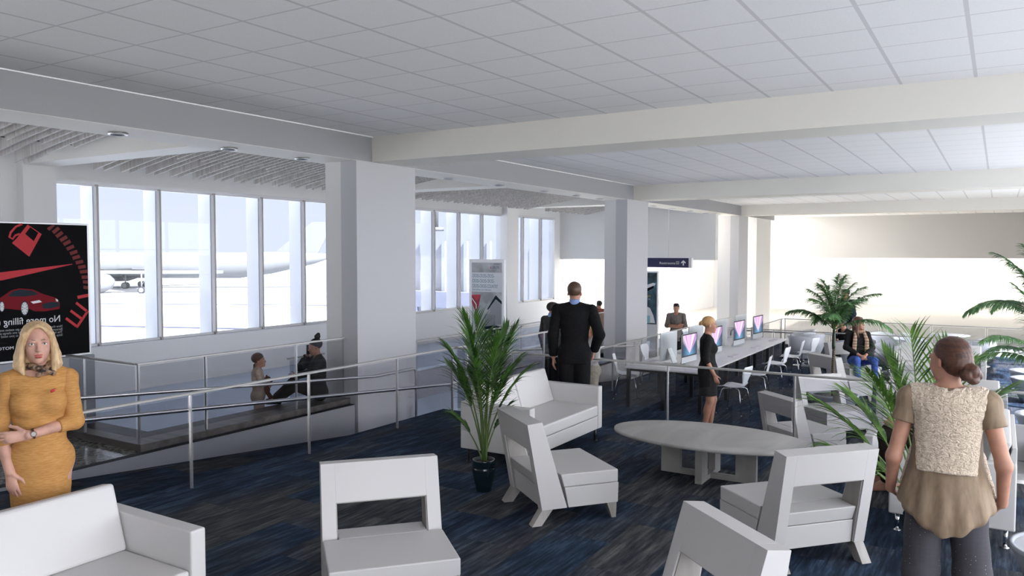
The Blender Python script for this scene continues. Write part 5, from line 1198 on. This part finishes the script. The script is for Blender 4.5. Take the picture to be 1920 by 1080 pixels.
for k in range(7): polyY([(-10.60 + .045 * k, .42), (-10.594 + .045 * k, .42), (-10.594 + .045 * k, .73), (-10.60 + .045 * k, .73)], 'ad_glass', 'tower_mullion', YF - .002)
for k in range(5): polyY([(-10.50 + .075 * k, -.2), (-10.47 + .075 * k, -.2), (-10.47 + .075 * k, .35), (-10.50 + .075 * k, .35)], 'ad_glass', 'tower_strut', YF)
# third poster, half behind the second column
M['poster_deep'] = noisy(mat('poster_deep', (.02, .05, .07), .3), (.008, .014, .02), (.05, .13, .18), 3., 3); M['poster_aqua'] = mat('poster_aqua', (.25, .5, .55), .4); M['poster_gold'] = mat('poster_gold', (.5, .4, .15), .4)
t = thing('dark_poster_stand', 'dark teal poster stand with white yacht shapes, half behind the second column', 'poster stand', (0, 0, 0)); YP = 23.; YF = YP - .005
MB().box(-9.75, -8.90, YP, YP + .12, -1., 1.66).build('frame', 'alu', t, bevel=.008); MB().box(-9.70, -8.935, YP - .005, YP, .02, 1.61).build('sheet', 'poster_deep', t)
polyY([(-9.45, 1.17), (-9.05, 1.30), (-8.97, 1.28), (-9.05, 1.14), (-9.3, 1.05), (-9.5, 1.06)], 'ad_white', 'yacht_bow'); polyY([(-9.40, 1.06), (-9.02, 1.22), (-9.04, 1.14), (-9.3, 1.0)], 'ad_black', 'yacht_shade', YF - .001)
lettering('Delight', .10, 'poster_gold', frameY(-9.42, .86, YF - .001), t, shear=.3); lettering('the way', .05, 'ad_white', frameY(-9.3, .78, YF - .001), t)
polyY([(-9.5, .06), (-9.5, .45), (-9.30, .58), (-9.15, .52), (-9.04, .30), (-8.98, .06)], 'ad_white', 'yacht_hull'); polyY([(-9.5, .05), (-9.5, .30), (-9.14, .28), (-9.14, .05)], 'poster_aqua', 'water', YF - .001)
# hanging wayfinding sign
M['signblue'] = mat('sign_navy', (.012, .014, .075), .35)
t = thing('restroom_sign', 'long navy hanging sign reading Restrooms with white arrow', 'sign', (0, 0, 0))
MB().box(-10.6, -7.93, 23.0, 23.12, 1.775, 2.065).build('panel', 'signblue', t); MB().box(-7.93, -7.84, 22.98, 23.14, 1.77, 2.07).build('end_cap', 'alu', t)
MB().box(-10.6, -7.93, 22.985, 23.13, 2.066, 2.078).build('edge_strip', 'alu', t)
for x in (-10.2, -8.6): MB().tube([(x, 23.06, 2.07), (x, 23.06, 4.62)], .01, 8).build('hanger', 'alu', t)
lettering('Restrooms', .105, 'ad_white', frameY(-8.86, 1.875, 22.998), t, width=.50)
YF = 22.999; a = -8.10; polyY([(a - .02, 1.84), (a + .02, 1.84), (a + .02, 1.93), (a + .07, 1.90), (a + .07, 1.94), (a, 2.00), (a - .07, 1.94), (a - .07, 1.90), (a - .02, 1.93)], 'ad_white', 'arrow', YF, .002)
polyY([(-8.33, 1.875), (-8.23, 1.875), (-8.23, 1.965), (-8.33, 1.965)], 'ad_grey', 'pictogram', YF, .002); polyY([(-8.315, 1.91), (-8.245, 1.91), (-8.245, 1.93), (-8.315, 1.93)], 'signblue', 'pictogram_bar', YF - .002, .001)

# ------------------------------------------------------------------ outside on the apron
M['aircraft'] = mat('aircraft_white', (.125, .127, .13), .6, spec=.1); M['tyre'] = mat('tyre', (.015, .015, .016), .7); M['apronline'] = mat('dark_blue_line', (.035, .04, .07), .9)
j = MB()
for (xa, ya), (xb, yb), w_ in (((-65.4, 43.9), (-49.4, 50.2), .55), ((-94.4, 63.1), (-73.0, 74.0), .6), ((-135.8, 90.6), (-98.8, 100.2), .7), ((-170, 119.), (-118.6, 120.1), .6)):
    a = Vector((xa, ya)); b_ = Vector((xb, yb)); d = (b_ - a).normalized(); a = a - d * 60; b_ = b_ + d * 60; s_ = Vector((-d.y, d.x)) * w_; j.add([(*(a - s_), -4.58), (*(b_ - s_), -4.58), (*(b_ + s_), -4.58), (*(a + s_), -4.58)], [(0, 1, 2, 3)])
struct(j.build('trim_apron_lines', 'apronline'))  # dark blue-grey strips laid across the apron
ax = Vector((-104, 112, 0)) - Vector((-156, 80.5, 0)); t = thing('airliner', 'white twin-engined airliner parked on the apron beyond the windows', 'aircraft', (-150, 84., -4.6), math.atan2(ax.y, ax.x))
MB().tube([(x, 0, z) for x, z in ((-13, 4.3), (-12, 4.2), (-9, 4.2), (-5, 4.25), (0, 4.3), (20, 4.3), (32, 4.3), (38, 4.8), (46, 5.6), (50, 6.2))], [.3, 1.2, 2.1, 2.4, 2.45, 2.45, 2.45, 2.1, 1.1, .3], 28).build('fuselage', 'aircraft', t)
MB().hexa([(6, -2, 3.0), (14, -2, 3.0), (24, -17, 3.9), (20, -17, 3.9)], [(6, -2, 3.5), (14, -2, 3.4), (24, -17, 4.0), (20, -17, 4.05)]).hexa([(6, 2, 3.0), (20, 17, 3.9), (24, 17, 3.9), (14, 2, 3.0)], [(6, 2, 3.5), (20, 17, 4.05), (24, 17, 4.0), (14, 2, 3.4)]).build('wing', 'aircraft', t)
MB().hexa([(38, -.2, 6), (47, -.2, 6.4), (47, .2, 6.4), (38, .2, 6)], [(46, -.1, 12.5), (50, -.1, 12.5), (50, .1, 12.5), (46, .1, 12.5)]).build('tail_fin', 'aircraft', t)
for s_ in (-1, 1): MB().tube([(4.5, s_ * 6, 2.2), (5.0, s_ * 6, 2.2), (8, s_ * 6, 2.25), (10, s_ * 6, 2.3)], [1.0, 1.25, 1.2, .6], 24).build('engine', 'aircraft', t)
def gear(x, y, r):
    g = MB(); g.tube([(x, y, r), (x, y, 3.)], .14, 8).tube([(x - .5, y, 2.6), (x, y, 1.)], .06, 6); g.tube([(x, y - .55, r), (x, y - .15, r)], r, 22, 1).tube([(x, y + .15, r), (x, y + .55, r)], r, 22, 1).tube([(x, y - .57, r), (x, y - .55, r)], r * .72, 18, 0)
    g.build('landing_gear', ['aircraft', 'tyre'], t)
gear(-7, 0, .40); gear(12, -3.2, .60); gear(12, 3.2, .60)
# second, nearer aircraft: only its engine and main wheel show beside the advert board
t = thing('airliner', 'white airliner engine and wheel just beyond the advert board, outside the glass', 'aircraft', (-119.8, 78.7, -4.6), math.atan2(ax.y, ax.x) + .1)
MB().tube([(-14, 1, 1.7), (-9.0, 1, 1.75), (-7.0, 1, 1.8), (-5.2, 1, 1.9), (-4.6, 1, 1.95)], [1.9, 2.0, 1.85, 1.2, .2], 28).build('engine', 'aircraft', t)
MB().tube([(0, 0, .55), (0, 0, 3.2)], .13, 8).tube([(1.0, 0, 2.9), (0, 0, 1.3)], .06, 6).tube([(0, -.30, .55), (0, .30, .55)], .55, 24, 1).tube([(0, -.33, .55), (0, -.30, .55)], .40, 20, 0).build('landing_gear', ['aircraft', 'tyre'], t)
MB().hexa([(-12, .5, 3.2), (12, .5, 3.2), (12, 4, 3.2), (-12, 4, 3.2)], [(-12, .5, 3.6), (12, .5, 3.6), (12, 4, 3.7), (-12, 4, 3.7)]).box(1.2, 2.6, -.1, 0, .7, 3.1).build('wing', 'aircraft', t)
# pale terminal wing seen through the farther windows
M['terminal'] = mat('terminal_cladding', (.20, .21, .25), .8); M['terminal2'] = mat('terminal_band', (.12, .13, .18), .7)
t = thing('terminal_building', 'pale lilac terminal wing with stepped roof beyond the farther windows', 'building', (0, 0, 0))
w_ = MB()
for x0, x1, zt in ((-42, -37, 3.6), (-37, -33.5, 4.3), (-33.5, -30.5, 4.9), (-30.5, -26, 8.), (-26, -16, 9.)): w_.box(x0, x1, 45, 60, -4.6, zt)
for k in range(13): w_.box(-41 + 1.9 * k, -40.7 + 1.9 * k, 44.8, 45, -4.6, 3.)
w_.build('wall', 'terminal', t); MB().box(-38, -29, 43.8, 44.7, -1.6, -.5).box(-35, -34.8, 43.8, 44, -4.6, -1.6).box(-30, -29.8, 43.8, 44, -4.6, -1.6).build('walkway', 'terminal2', t)
MB().tube([(-33.2, 44, 3.9), (-33.2, 44, 9)], .12, 8).lathe([(.1, 0), (.5, 0), (.5, .25), (.1, .25)], (-33.2, 44, 3.7), 12).build('lamp_mast', 'aircraft', t)
